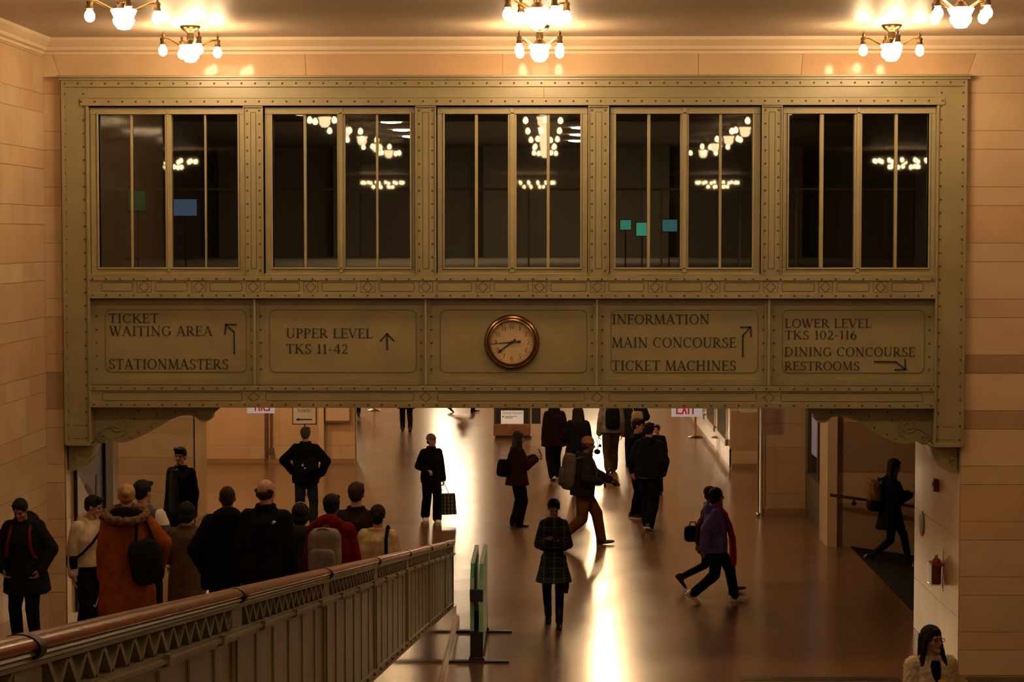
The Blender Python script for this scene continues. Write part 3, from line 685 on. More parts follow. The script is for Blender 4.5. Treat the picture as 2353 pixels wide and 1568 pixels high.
for k, (x, ds) in enumerate(((-2.8, (34.4, 37, 39.8, 42.4)), (.58, (39, 41.7, 44.4)))):
    for j, d in enumerate(ds):
        mb = MB(); mb.lathe([(.003, 0), (.18, 0), (.18, -.02), (.05, -.035), (.003, -.035)], (x, d, 7.0), 20)
        o = mb.build('disc_light', emit('disc light', (1, .72, .42), 62), origin=(x, d, 7.0))
        tag(o, ('flat disc light seen through the second bridge window, %s from the top' if k == 0 else 'flat disc light seen through the third bridge window, %s from the top') % ('first', 'second', 'third', 'fourth', 'fifth')[j], 'ceiling light', 'disc lights behind the bridge windows')
def small_screen(px0, px1, py0, py1, Y, c, s, label):
    a, b = at(px0, py1, Y), at(px1, py0, Y); r = empty('information_screen', ((a.x + b.x) / 2, Y, a.z), label, 'screen')
    w, h = b.x - a.x, b.z - a.z
    mb = MB(); mb.box(-w / 2 - .01, w / 2 + .01, .0, .04, -.01, h + .01); mb.build('casing', BLACK, r)
    mb = MB(); mb.box(-w / 2, w / 2, -.006, .0, 0, h); mb.build('screen', emit(label, c, s), r)
    mb = MB(); mb.box(-.009, .009, .03, .05, 4.505 - a.z, 0); mb.build('post', mat('thin dark post', (.09, .08, .07), .6), r)
small_screen(296, 334, 432, 484, 30, (.02, .28, .10), .12, 'dim green screen behind the first bridge window')
small_screen(398, 452, 458, 496, 31, (.25, .40, .75), .22, 'pale blue screen behind the first bridge window')
small_screen(1425, 1450, 506, 528, 30, (.10, .55, .42), .5, 'small teal screen behind the fourth bridge window, first of three')
small_screen(1462, 1489, 512, 542, 31, (.10, .62, .45), .55, 'small teal screen behind the fourth bridge window, second of three')
small_screen(1520, 1556, 505, 532, 32, (.12, .42, .50), .35, 'small blue-green screen behind the fourth bridge window, third of three')

# ------------------------------------------------------------------ balustrade along the ramp
XB = -1.245
bal = empty('balustrade', (XB, RAMP_END, 0), 'long painted iron balustrade with polished wooden handrail running down beside the ramp', 'railing')
BB = Vector(bal.location)
def bp(mb, name, m, parent=None, **k):
    o = mb.build(name, m, parent or bal, **k)
    if parent is None: o.location = -BB
    return o
Y0, Y1 = 3.9, 26.55
JY = [4.87 + 3.285 * k for k in range(7)]
def sect(mb, prof, ya, yb):                     # profile (x offset, height above the ramp) pushed down the slope
    mb.loft([[(XB + x, y, SLOPE * (RAMP_END - y) + h) for x, h in prof] for y in (ya, yb)])
mb = MB(); sect(mb, [(.046 * math.cos(R(a)) , 1.052 + .030 * math.sin(R(a)) * (1 if math.sin(R(a)) > 0 else .45)) for a in range(0, 360, 20)], Y0, Y1)
bp(mb, 'handrail', WOOD, angle=60)
mb = MB(); sect(mb, [(-.034, 1.042), (.034, 1.042), (.040, 1.034), (.030, 1.028), (.034, 1.020), (.026, 1.014), (.026, 1.004), (-.026, 1.004), (-.026, 1.02), (-.034, 1.03)], Y0, Y1); bp(mb, 'under_rail', RAILP)
for y in JY:
    mb = MB(); sect(mb, [(.053 * math.cos(R(a)), 1.046 + .0385 * math.sin(R(a)) * (1 if math.sin(R(a)) > 0 else .8)) for a in range(0, 360, 20)], y - .03, y + .03); bp(mb, 'rail_collar', mat('dark collar', (.02, .009, .005), .5, spec=.1), angle=60)
mb = MB(); sect(mb, [(-.028, .925), (.034, .925), (.034, .912), (.046, .912), (.046, .898), (.030, .893), (.030, .880), (-.028, .880)], Y0, Y1)
for k in range(int((Y1 - Y0) / 1.095)):
    y = JY[0] - .55 + 1.095 * k
    if y < Y1: sect(mb, [(.03, .926), (.053, .926), (.053, .890), (.03, .884)], y - .022, y + .022)
bp(mb, 'middle_rail', RAILP)
ends_ = [Y0] + JY + [Y1]
for k, (a, b) in enumerate(zip(ends_, ends_[1:])):
    if b - a < .3: continue
    a2, b2 = a + .17, b - .17
    mb = MB(); sect(mb, [(-.018, .24), (.006, .24), (.006, .89), (-.018, .89)], a, b)
    n = max(2, round((b - a) / .55))
    for i in range(1, n):
        y = a + (b - a) * i / n; sect(mb, [(.0, .27), (.0105, .27), (.0105, .885), (.0, .885)], y - .006, y + .006); sect(mb, [(.0, .27), (.009, .27), (.009, .885), (.0, .885)], y + .03, y + .036)
    sect(mb, [(.0, .24), (.020, .24), (.020, .285), (.0, .285)], a, b)
    mb.mat(1)
    for i in range(6): y = a + (b - a) * (i + .5) / 6; mb.ell((XB + .024, y, SLOPE * (RAMP_END - y) + .262), (.010, .014, .014), n=8, h=6)
    mb.mat(0)
    bp(mb, 'panel', [RAILP, RIVET], smooth=False)
    # slanted slats in V pairs
    mb = MB(); n = max(2, round((b2 - a2) / .205)); p = (b2 - a2) / n
    for i in range(n):
        for s in (0, 1):
            y = a2 + p * (i + .5 * s); ya, yb = (y, y + p * .5) if s == 0 else (y, y + p * .5)
            h0, h1 = (1.004, .925) if s == 0 else (.925, 1.004)
            z0, z1 = SLOPE * (RAMP_END - ya) + h0, SLOPE * (RAMP_END - yb) + h1; w = .014
            mb.hexa([(XB - .022, ya - w, z0), (XB + .022, ya - w, z0), (XB + .022, ya + w, z0), (XB - .022, ya + w, z0), (XB - .022, yb - w, z1), (XB + .022, yb - w, z1), (XB + .022, yb + w, z1), (XB - .022, yb + w, z1)])
    bp(mb, 'lattice', RAILP, smooth=False)
for y in JY + [Y1 - .06]:
    mb = MB(); w = .13 if y < 25 else .06
    sect(mb, [(-.03, .24), (.014, .24), (.014, 1.01), (-.03, 1.01)], y - w, y + w); sect(mb, [(.01, .24), (.022, .24), (.022, .93), (.01, .93)], y - w * .35, y + w * .35)
    bp(mb, 'post', RAILP, smooth=False)
# stone plinth under the balustrade
mb = MB(); e = RAMP_END + .06
mb.add([(XB - .1, Y0 - 2, 0), (XB + .045, Y0 - 2, 0), (XB + .045, e, 0), (XB - .1, e, 0), (XB - .1, Y0 - 2, ramp(Y0 - 2) + .24), (XB + .045, Y0 - 2, ramp(Y0 - 2) + .24), (XB + .045, e, .23), (XB - .1, e, .23)],
       [(0, 3, 2, 1), (4, 5, 6, 7), (0, 1, 5, 4), (1, 2, 6, 5), (2, 3, 7, 6), (3, 0, 4, 7)])
struct(mb.build('wall_plinth', mat('polished plinth marble', (.36, .235, .145), .10, noise=.07, nscale=1.6), smooth=False))
mb = MB(); mb.box(XB + .04, XB + .085, Y0, e + .04, 0, .07); mb.box(XB + .04, XB + .07, Y0, e + .03, .07, .10); struct(mb.build('baseboard_plinth', mat('polished base marble', (.30, .19, .11), .08), smooth=False))

# ------------------------------------------------------------------ folded green barrier
bar = empty('folding_barrier', (-.83, 25.2, 0), 'green folding barrier panels standing edge-on on dark flat feet', 'barrier')
MINT = mat('mint green board', (.13, .46, .29), .35, noise=.06, nscale=4); MINT2 = mat('pale green edge', (.30, .58, .38), .35)
NAVY = mat('dark navy plastic', (.012, .014, .022), .45)
for dx, ya, yb in ((-.075, -.92, .80), (.03, -.98, .86)):
    mb = MB(); n = [(ya, .10), (yb, .10), (yb, .98), (yb - .14, 1.13), (ya + .16, 1.13), (ya, .98)]
    t = .022
    mb.add([(dx - t, y, z) for y, z in n] + [(dx + t, y, z) for y, z in n], [tuple(range(6)), tuple(range(11, 5, -1))] + [(i, (i + 1) % 6, (i + 1) % 6 + 6, i + 6) for i in range(6)])
    b = mb.build('panel', MINT, bar, smooth=False); bevel(b, .008)
    mb = MB(); mb.box(dx - .024, dx + .024, ya + .15, yb - .13, 1.127, 1.137); mb.box(dx - .024, dx + .024, ya - .004, ya + .004, .30, .98); mb.build('edge_strip', MINT2, b, smooth=False)
for y in (-.98, 1.0 - .12):
    mb = MB(); mb.box(-.36, .36, y - .035, y + .035, 0, .022); mb.box(-.30, .30, y + .05, y + .09, 0, .018); mb.box(-.11, .07, y - .03, y + .06, 0, .06); bevel(mb.build('foot_bar', NAVY, bar), .006)
    mb = MB(); mb.box(-.095, .055, y - .02, y + .05, .02, .36); mb.build('upright', NAVY, bar, smooth=False)
mb = MB(); mb.box(-.10, .055, -1.0, -.95, .72, .86); mb.box(-.045, .0, -1.0, -.96, .60, .72); bevel(mb.build('clip', NAVY, bar), .008)

# ------------------------------------------------------------------ things on the walls and floor
XRV = BX(2212)                      # face of the right pier
def on_right(px, py): 
    d = ray(px, py); t = (XRV - EYE.x) / d.x; return EYE + d * t
p = on_right(2155, 1115)
al = empty('fire_alarm', p, 'small red fire alarm box high on the marble pier side', 'alarm')
mb = MB(); mb.box(-.06, 0, -.06, .06, -.075, .075); bevel(mb.build('body', mat('dull red', (.22, .012, .014), .5), al), .006)
mb = MB(); mb.box(-.072, -.06, -.035, .035, -.01, .04); mb.build('strobe', mat('dull cover', (.25, .12, .09), .4), al)
p = on_right(2166, 1312)
ex = empty('fire_extinguisher', (p.x, p.y, p.z), 'red fire extinguisher with clear cover low on the marble pier side', 'extinguisher')
mb = MB(); mb.lathe([(.002, -.16), (.05, -.16), (.058, -.145), (.058, .10), (.045, .135), (.02, .15), (.002, .15)], (-.075, .0, 0), 20); mb.build('cylinder', MATS['dull red'], ex)
mb = MB(); mb.lathe([(.002, .15), (.018, .15), (.018, .19), (.002, .19)], (-.075, 0, 0), 12); mb.tube([(-.075, 0, .18), (-.075, -.08, .21)], .008, 6); mb.tube([(-.075, 0, .175), (-.1, .06, .12), (-.1, .07, -.05)], .010, 6); mb.build('valve', STEEL, ex)
mb = MB(); mb.box(-.15, -.005, -.13, .13, .07, .10); bevel(mb.build('bracket_band', MATS['dull red'], ex), .006)
mb = MB(); mb.box(-.155, -.15, -.14, .14, -.16, .08); mb.box(-.15, -.005, -.14, -.135, -.16, .08); mb.build('clear_cover', CLEAR, ex, smooth=False)
mb = MB(); mb.box(-.006, 0, -.02, .02, -.24, .26); mb.build('wall_strip', STEEL, ex)
p = on_right(2119, 1203)
mb = MB(); mb.lathe([(.002, 0), (.155, 0), (.155, .012), (.14, .018), (.002, .018)], (0, 0, 0), 32, Matrix.Rotation(R(-90), 3, 'Y'))
tag(mb.build('round_vent_plate', mat('grey plate', (.16, .13, .085), .5), origin=None), 'flat round grey plate on the marble pier side above the handrail end', 'plate').location = p
p = at(2105, 1303, 26.62)
hr = empty('brass_handrail', p, 'short curled brass handrail end at the back of the right marble pier', 'handrail')
mb = MB(); mb.tube([(.10, .0, -.02), (.0, 0, 0), (-.035, -.0, .02), (-.03, -.02, .04)], .020, 10); mb.tube([(.05, 0, -.012), (.05, 0, -.13)], .016, 8); mb.tube([(.08, 0, -.015), (2.5, 0, -.36)], .02, 10); mb.build('rail', BRASS, hr)
# handrail on the far ramp wall
p0, p1 = at(1914, 1139, 33.22), at(2300, 1192, 33.22)
hr2 = empty('ramp_handrail', p0, 'long bronze handrail sloping down along the marble ramp wall', 'handrail')
d = p1 - p0
mb = MB(); mb.tube([(-.05, .0, .012), (0, 0, 0), tuple(d)], .024, 10); mb.build('rail', mat('dull bronze rail', (.22, .12, .05), .3, metal=1), hr2)
for t in (.13, .62):
    mb = MB(); q = d * t; mb.lathe([(.002, 0), (.04, 0), (.04, .02), (.002, .02)], (q.x, .10, q.z - .09), 14, MY); mb.tube([(q.x, .08, q.z - .09), (q.x, .02, q.z - .07), (q.x, 0, q.z - .01)], .012, 8); mb.build('wall_bracket', BRONZE, hr2)
# left pier: tall framed poster and a brass rail
XLV = OL
def on_left(px, py):
    d = ray(px, py); t = (XLV - EYE.x) / d.x; return EYE + d * t
pa, pb = on_left(168, 1200), on_left(248, 1200)
zt, zb = 2.62, .62
po = empty('framed_poster', (XLV, (pa.y + pb.y) / 2, zb), 'tall black-framed poster of a snowy slope and dark twigs on the left pier', 'poster')
hy = (pb.y - pa.y) / 2
mb = MB(); mb.box(.0, .03, -hy, hy, 0, zt - zb); mb.build('backing', BLACK, po, smooth=False)
mb = MB(); mb.box(.03, .07, hy - .42, hy, 0, zt - zb); mb.box(.03, .05, -hy, -hy + .04, 0, zt - zb); mb.box(.03, .06, -hy, hy, zt - zb - .06, zt - zb); mb.build('frame', BLACK, po, smooth=False)
H = zt - zb
def sheet(name, pts, m, x): 
    mb = MB(); mb.add([(x, -hy + .04 + u * (2 * hy - .46), v * H) for u, v in pts], [tuple(range(len(pts)))]); mb.build(name, m, po, smooth=False)
sheet('sky_print', [(0, 0), (1, 0), (1, 1), (0, 1)], mat('poster grey blue', (.26, .30, .40), .3), .032)
sheet('snow_print', [(0, 0), (.75, 0), (.80, .25), (.72, .42), (.60, .58), (.45, .66), (.30, .70), (.15, .76), (0, .82)], mat('poster white', (.82, .78, .70), .4), .034)
sheet('ridge_print', [(.72, .0), (1, 0), (1, .30), (.92, .42), (.80, .50), (.74, .40)], mat('poster slate', (.10, .115, .14), .3), .036)
sheet('twig_print', [(.30, .70), (.36, .72), (.55, .66), (.68, .60), (.74, .74), (.77, .74), (.76, .55), (.86, .45), (.80, .44), (.68, .54), (.5, .62)], mat('poster twig', (.02, .02, .024), .4), .038)
hl = empty('brass_wall_rail', (OL, 24.6, 0), 'short brass rail on a stone ledge at the foot of the left pier', 'handrail')
z = at(148, 1303, 24).z
mb = MB(); mb.tube([(.09, -.95, z), (.09, 1.6, z)], .022, 10); mb.build('rail', BRASS, hl)
mb = MB(); mb.tube([(.0, -.4, z - .05), (.07, -.4, z - .04), (.09, -.4, z)], .012, 8); mb.build('wall_bracket', BRONZE, hl)
# exit signs, sign stand, pipes, board
def exit_sign(px0, px1, pyb, Y, mirror, label):
    a, b = at(px0, pyb, Y), at(px1, pyb, Y); w = b.x - a.x; h = w * .58
    r = empty('exit_sign', ((a.x + b.x) / 2, Y, a.z), label, 'sign')
    mb = MB(); mb.box(-w / 2, w / 2, -.01, .03, 0, h); mb.build('plate', emit('exit plate', (1, .86, .74), .30), r, smooth=False)
    mb = MB()
    for dx in (-.6, .6): mb.tube([(dx * w / 2, .01, h), (dx * w / 2, .01, 4.36 - a.z)], .012, 6)
    mb.build('hanger', STEEL, r)
    u, z0, z1, y = w * .17, h * .17, h * .83, -.013
    mb = MB(); cw = (w - 2 * u) / 4.1; s = .17 * cw * 2
    def bar(k, pts): 
        x0 = -w / 2 + u + k
        P = [(x0 + q * 1.0, z0 + v * (z1 - z0)) for q, v in pts]
        if mirror: P = [(-x_, z_) for x_, z_ in P]
        flat_stroke(mb, P, s * .95, y)
    E = cw * .8
    bar(0, [(.02 * E, 0), (.02 * E, 1)]); bar(0, [(0, .03), (E, .03)]); bar(0, [(0, .5), (E * .8, .5)]); bar(0, [(0, .97), (E, .97)])
    bar(cw * 1.1, [(0, 0), (E, 1)]); bar(cw * 1.1, [(0, 1), (E, 0)]); bar(cw * 2.35, [(0, 0), (0, 1)]); bar(cw * 2.8, [(0, .97), (E * 1.1, .97)]); bar(cw * 2.8, [(.55 * E, 0), (.55 * E, 1)])
    mb.build('lettering', emit('exit red', (.75, .012, .02), .35), r, smooth=False)
exit_sign(1543, 1614, 958, 30.5, False, 'white exit sign with red letters hanging right of centre behind the footbridge')
exit_sign(568, 630, 950, 30.5, True, 'exit sign showing mirrored red letters above the brown pipes')
pz = at(700, 976, 40)
st = empty('sign_stand', (pz.x, 40, 0), 'white flower-shop sign with a left arrow on a thin stand', 'sign')
w = (at(728, 976, 40).x - at(672, 976, 40).x) / 2; z0 = pz.z
mb = MB(); mb.box(-w, w, -.02, .02, z0, z0 + .62); mb.build('frame', BRONZE, st, smooth=False)
mb = MB(); mb.box(-w + .02, w - .02, -.026, -.018, z0 + .02, z0 + .60); board = mb.build('board', WHITE, st, smooth=False)
mb = MB(); lettering(mb, 'FLOWERS', -.13, .13, z0 + .24, z0 + .30, -.029); lettering(mb, 'FRESH', -.13, .13, z0 + .33, z0 + .39, -.029) if False else None
mb.build('lettering', mat('sign brown ink', (.10, .05, .03), .6), board, smooth=False)
mb = MB(); flat_stroke(mb, [(-.15, z0 + .10), (.14, z0 + .10)], .022, -.029); mb.add([(-.17, -.029, z0 + .10), (-.10, -.029, z0 + .13), (-.10, -.029, z0 + .07)], [(0, 1, 2)]); mb.build('arrow', INK, board, smooth=False)
mb = MB(); mb.tube([(0, 0, .01), (0, 0, z0)], .015, 8); mb.lathe([(.002, 0), (.2, 0), (.2, .015), (.002, .02)], (0, 0, 0), 20); mb.build('pole', BRONZE, st)
for px, py, r_, lab in ((612, 1066, .035, 'thicker brown pipe running down the marble wall beside the mirrored exit sign'), (623, 1030, .022, 'thin brown conduit with a junction box on the marble wall')):
    p = at(px, py, 45.5); o = empty('wall_pipe', p, lab, 'pipe')
    mb = MB(); mb.tube([(0, 0, 0), (0, 0, 4.3 - p.z)], r_, 10); mb.build('tube', WOODB, o)
    if px > 615: mb = MB(); mb.box(-.04, .06, -.05, .05, -.16, 0); mb.build('junction_box', WOODB, o)
pa, pb = at(748, 972, 45.5), at(803, 972, 45.5)
nb = empty('wall_panel', ((pa.x + pb.x) / 2, 45.5, pa.z), 'pale flat panel with dark bottom edge on the far left marble wall', 'panel')
w = (pb.x - pa.x) / 2; mb = MB(); mb.box(-w, w, -.04, .02, .05, 1.9); mb.build('board', mat('pale panel', (.52, .38, .24), .4), nb, smooth=False); mb = MB(); mb.box(-w, w, -.06, .02, 0, .05); mb.build('edge', WOODB, nb, smooth=False)
pa, pb = at(732, 972, 45.4), at(744, 972, 45.4); mb = MB(); mb.box(pa.x, pb.x, 45.38, 45.56, 0, 4.3); struct(mb.build('trim_4', MARBLE[0], smooth=False))
def stanchion(px, py, label):
    p = floor_at(px, py); o = empty('stanchion', p, label, 'stanchion')
    mb = MB(); mb.lathe([(.002, 0), (.19, 0), (.19, .015), (.12, .04), (.03, .06), (.002, .06)], (0, 0, 0), 24); mb.build('base', BRONZE, o)
    mb = MB(); mb.tube([(0, 0, .05), (0, 0, .92)], .028, 10); mb.ell((0, 0, .95), (.045, .045, .045)); mb.build('post', BRASS, o)
stanchion(860, 944, 'small brass post on a round base left of the far walkers'); stanchion(1598, 1006, 'brass post on a round base beside the shop windows')
# metal edge posts at the right passage pier
pz = at(1741, 1178, 37.05)
gp = empty('corner_post', (pz.x, 37.0, 0), 'bright metal corner post with ball foot at the right passage pier', 'post')
mb = MB(); mb.tube([(0, 0, .05), (0, 0, 4.3)], .022, 10); mb.tube([(.075, .04, .0), (.075, .04, 4.3)], .016, 10); mb.build('tube', STEEL, gp)
mb = MB(); mb.ell((0, -.01, .035), (.045, .045, .04)); mb.build('ball_foot', STEEL, gp)
pa = at(1720, 948, 36); hs = empty('hanging_sign', (pa.x, 36, pa.z), 'rounded white hanging sign edge just under the footbridge at right', 'sign')
mb = MB(); mb.prism([(.16 * math.cos(R(a)) * 1 + (.0), .0) for a in ()] or [(-.15, .02), (-.13, 0), (.13, 0), (.15, .02), (.15, .4), (-.15, .4)], -.02, .02); mb.build('board', WHITE, hs, smooth=False)
mb = MB(); mb.tube([(0, 0, .4), (0, 0, 4.36 - pa.z)], .012, 6); mb.build('hanger', STEEL, hs)
# information kiosk
pf = floor_at(1181, 1008); kd = pf.y
ki = empty('information_kiosk', pf, 'dark information stand with a lit white notice and wooden base', 'kiosk')
kw = (at(1229, 1000, kd).x - at(1135, 1000, kd).x) / 2
mb = MB(); mb.box(-kw * .9, kw * .85, -.0, .8, 0, .06); mb.build('plinth', BLACK, ki, smooth=False)
mb = MB(); mb.box(-kw, kw * .8, -.05, .85, .06, .36); bevel(mb.build('wooden_base', mat('kiosk wood', (.20, .09, .04), .45, noise=.2, nscale=6), ki), .02)
mb = MB(); mb.box(-kw * .98, -kw * .88, 0, .8, .36, 2.2); mb.box(kw * .70, kw * .80, 0, .8, .36, 2.2); mb.box(-kw * .98, kw * .8, 0, .8, 2.2, 2.35); mb.build('frame', BRONZE, ki, smooth=False)
mb = MB(); mb.box(-kw * .88, kw * .70, .03, .75, .36, 2.2); bk = mb.build('backing', BLACK, ki, smooth=False)
n0, n1 = at(1151, 978, kd), at(1203, 944, kd)
mb = MB(); mb.box(n0.x - pf.x, n1.x - pf.x, .015, .028, n0.z, n1.z); nt_ = mb.build('notice', emit('lit notice', (1, .8, .62), .33), ki, smooth=False)
mb = MB(); a = n0.x - pf.x + .03
def small_text(mb_, s, x, z, size, y):
    cu = bpy.data.curves.new('t', 'FONT'); cu.body = s; cu.size = size; o = bpy.data.objects.new('t', cu); col.objects.link(o)
    me = bpy.data.meshes.new_from_object(o.evaluated_get(bpy.context.evaluated_depsgraph_get())); bpy.data.objects.remove(o)
    mb_.add([(x + v.co.x, y, z + v.co.y) for v in me.vertices], [tuple(p_.vertices) for p_ in me.polygons])
small_text(mb, 'Grand Central', a, n1.z - .085, .085, .012)
for q in range(2): mb.box(a + .06, a + .36 - .1 * q, .011, .013, n1.z - .15 - .035 * q, n1.z - .138 - .035 * q)
mb.ell((a + .02, .012, n1.z - .15), (.018, .003, .018), n=12, h=6)
mb.build('lettering', mat('notice ink', (.10, .04, .02), .6), nt_, smooth=False)
mb = MB(); mb.box(kw * .86, kw * 1.3, .02, .1, .36, 2.3); mb.box(kw * .98, kw * 1.18, .005, .02, .55, 2.2); mb.build('side_wing', BLACK, ki, smooth=False)

# ------------------------------------------------------------------ people
clouds = bpy.data.textures.new('folds', 'CLOUDS'); clouds.noise_scale = .16; clouds.noise_depth = 2
furtex = bpy.data.textures.new('fur', 'CLOUDS'); furtex.noise_scale = .03; furtex.noise_depth = 2
def remesh(o, vox, smooth=2, disp=0.0, tex=None):
    m = o.modifiers.new('remesh', 'REMESH'); m.mode = 'VOXEL'; m.voxel_size = vox; m.use_smooth_shade = True
    if smooth: s = o.modifiers.new('smooth', 'SMOOTH'); s.iterations = smooth; s.factor = .5
    if disp: d = o.modifiers.new('folds', 'DISPLACE'); d.texture = tex or clouds; d.strength = disp; d.mid_level = .5; d.texture_coords = 'LOCAL'
    return o
V = Vector
def ik(a, b, l1, l2, hint):
    d = b - a; L = min(d.length, (l1 + l2) * .999); dn = d.normalized(); b = a + dn * L
    x = (l1 * l1 - l2 * l2 + L * L) / (2 * L); h = math.sqrt(max(0, l1 * l1 - x * x))
    hh = hint - dn * hint.dot(dn); hh.normalize()
    return a + dn * x + hh * h, b
ARMS = {  # wrist target relative to the shoulder (outward, forward, up) and elbow hint (outward, forward, up), hand curl
    'down': ((.07, .03, -.535), (.4, -1, 0), .35), 'swing_f': ((.05, .22, -.47), (.3, -1, -.2), .4), 'swing_b': ((.07, -.20, -.48), (.5, -1, 0), .4),
    'pocket': ((.06, .06, -.46), (1, -.9, 0), .8), 'phone': ((-.08, .29, -.20), (.45, -.3, -1), .45), 'phone_low': ((-.10, .29, -.28), (.28, -.6, -1), .7),
    'hold': ((-.02, .20, -.32), (.7, -.9, -.3), .8), 'reach': ((.03, .42, -.22), (.4, -.3, -1), .35), 'offer': ((.06, .40, -.33), (.4, -.5, -1), .3),
    'strap': ((-.10, .15, -.10), (1, -.1, -1), .9), 'out': ((.16, .05, -.44), (1, -.7, 0), .5), 'bag': ((.09, .03, -.535), (.4, -1, 0), .9), 'chin': ((-.13, .26, -.05), (.7, 0, -1), .6),
}
def person(label, px, ptop, d=None, yf=None, yaw=0, w=1.0, sw=.185,  lean=0, legs='stand', la='down', ra='down', skin=SKIN, head=(0, 0), hair=('short', HAIRB), top=None, bottom=None,
           shoes=None, face=False, glasses=False, hc=1.0, H=None, gap=.10, turn=0, extra=None, vox=.0085, z=None):
    """px, ptop: where the crown is in the photograph; d: distance, or yf: row of the soles on the level floor. yaw 0 looks away from the camera, 180 towards it."""
    if yf is not None: base = floor_at(px, yf); Y = base.y
    else: Y = d; base = at(px, ptop, Y); base.z = ramp(Y) if z is None else z
    zt = at(px, ptop, Y).z
    Hh = H or (zt - base.z)
    sc_ = Hh / (1.765 * hc)
    TL = Matrix.Rotation(R(-lean), 4, 'X')
    hipz = .93
    # legs
    if legs == 'stand': feet = [(-gap, .0, 0, 0), (gap, .02, 0, 0)]
    elif legs == 'walk_l': feet = [(-.07, .33, .0, -8), (.07, -.36, .07, 38)]
    elif legs == 'walk_r': feet = [(-.07, -.36, .07, 38), (.07, .33, .0, -8)]
    elif legs == 'step_l': feet = [(-.08, .20, 0, 0), (.08, -.18, .03, 18)]
    elif legs == 'step_r': feet = [(-.08, -.18, .03, 18), (.08, .20, 0, 0)]
    elif legs == 'wide_l': feet = [(-.07, .40, .0, -10), (.07, -.46, .13, 50)]
    elif legs == 'wide_r': feet = [(-.07, -.46, .13, 50), (.07, .40, .0, -10)]
    ank = [V((x, y - .02 + (.05 if p > 20 else 0), .085 + z)) for x, y, z, p in feet]
    while any((V((.09 * (-1 if i == 0 else 1), 0, hipz)) - ank[i]).length > .845 for i in (0, 1)): hipz -= .005
    drop = .93 - hipz
    hips = [V((-.09, 0, hipz)), V((.09, 0, hipz))]
    knees = []
    for i in (0, 1):
        k, a = ik(hips[i], ank[i], .44, .42, V((0.03 * (-1 if i == 0 else 1), 1, 0))); knees.append(k); ank[i] = a
    def T(p):                                    # lean of everything above the hips, lowered by the stride, chest turned
        p = V(p); q = p - V((0, 0, .93)); f = max(0, min(1, (p.z - .93) / .4))
        q = Matrix.Rotation(R(turn) * f, 3, 'Z') @ q
        return (TL @ q) + V((0, 0, .93 - drop))
    def ring(z, rx, ry, yo=0.0, n=20, grow=0.0): return [T((math.cos(2 * math.pi * i / n) * (rx * w + grow), yo + math.sin(2 * math.pi * i / n) * (ry * (.5 + .5 * w) + grow), z)) for i in range(n)]
    sw *= .86
    sh = [T((-sw, 0, 1.395)), T((sw, 0, 1.395))]
    elb, wri, hdir, curls = [], [], [], []
    for i, nm in enumerate((la, ra)):
        tgt, hint, curl = ARMS[nm] if isinstance(nm, str) else nm
        s = -1 if i == 0 else 1
        Mx = Matrix.Rotation(R(turn), 3, 'Z')
        t = sh[i] + Mx @ V((tgt[0] * s, tgt[1], tgt[2])); e, b = ik(sh[i], t, .285, .26, Mx @ V((hint[0] * s, hint[1], hint[2])))
        elb.append(e); wri.append(b); hdir.append((b - e).normalized()); curls.append(curl)
    # head frame
    nb = T((0, .0, 1.475)); HM = (Matrix.Rotation(R(head[0]), 3, 'Z') @ Matrix.Rotation(R(-head[1]), 3, 'X'))
    hcn = nb + TL.to_3x3() @ V((0, .015, .045)) + HM @ V((0, .008, .118))
    def hp(x, y, z): return hcn + HM @ V((x, y, z))
    # ---- body: one continuous skin surface
    b = MB()
    b.loft([ring(.86, .11, .09), ring(.95, .150, .10), ring(1.08, .130, .095), ring(1.25, .148, .103, .01), ring(1.36, .140, .092, .0), ring(1.42, .100, .066), ring(1.48, .06, .055)])
    b.capsule(nb - V((0, 0, .04)), hp(0, -.012, -.05), .056, .054)
    for i in (0, 1):
        b.capsule(hips[i], knees[i], .085 * w, .056); b.capsule(knees[i], ank[i], .054, .038)
        fx, fy, fz, fp = feet[i]; fd = Matrix.Rotation(R(-fp), 3, 'X')
        b.capsule(ank[i] + fd @ V((0, -.03, -.045)), ank[i] + fd @ V((0, .13, -.060)), .026, .016)
        b.capsule(sh[i], elb[i], .056, .042); b.capsule(elb[i], wri[i], .041, .027)
        # hand
        hd = hdir[i]; s = -1 if i == 0 else 1
        n_ = V((s, 0, 0)) if abs(hd.z) > .75 else V((0, 0, 1)); n_ = (n_ - hd * n_.dot(hd)).normalized()     # back of the hand
        side = hd.cross(n_).normalized()
        if (abs(hd.z) > .75 and side.y < 0) or (abs(hd.z) <= .75 and side.x * s > 0): side = -side           # thumb side: forward, or inward
        W0 = wri[i]; rr = []
        for t, hw, ht in ((-.01, .026, .022), (.03, .036, .017), (.07, .041, .014), (.095, .038, .012)):
            rr.append([W0 + hd * t + side * hw * math.cos(2 * math.pi * k / 12) + n_ * ht * math.sin(2 * math.pi * k / 12) for k in range(12)])
        b.loft(rr)
        c = curls[i]
        for k, (off, ln) in enumerate(((.030, .072), (.010, .080), (-.011, .074), (-.030, .058))):
            p = W0 + hd * .088 + side * off; dr_ = hd.copy(); r0 = .0095
            for q, fr in enumerate((.45, .32, .26)):
                ang = c * (.55, .95, .8)[q] * 1.25 + k * .04; dr_ = (dr_ * math.cos(ang) - n_ * math.sin(ang)); nn = n_
                n_k = (n_ - dr_ * n_.dot(dr_)); e_ = p + dr_ * ln * fr; b.capsule(p, e_, r0, r0 * .92, 8); p = e_; r0 *= .92
        p = W0 + hd * .025 + side * .026; dt = (hd * .75 + side * .65 - n_ * .35 * (.4 + c)).normalized(); e_ = p + dt * .045; b.capsule(p, e_, .0135, .0115, 8)
        dt = (hd * .95 + side * .1 - n_ * .5 * c).normalized(); b.capsule(e_, e_ + dt * .036, .0112, .009, 8)
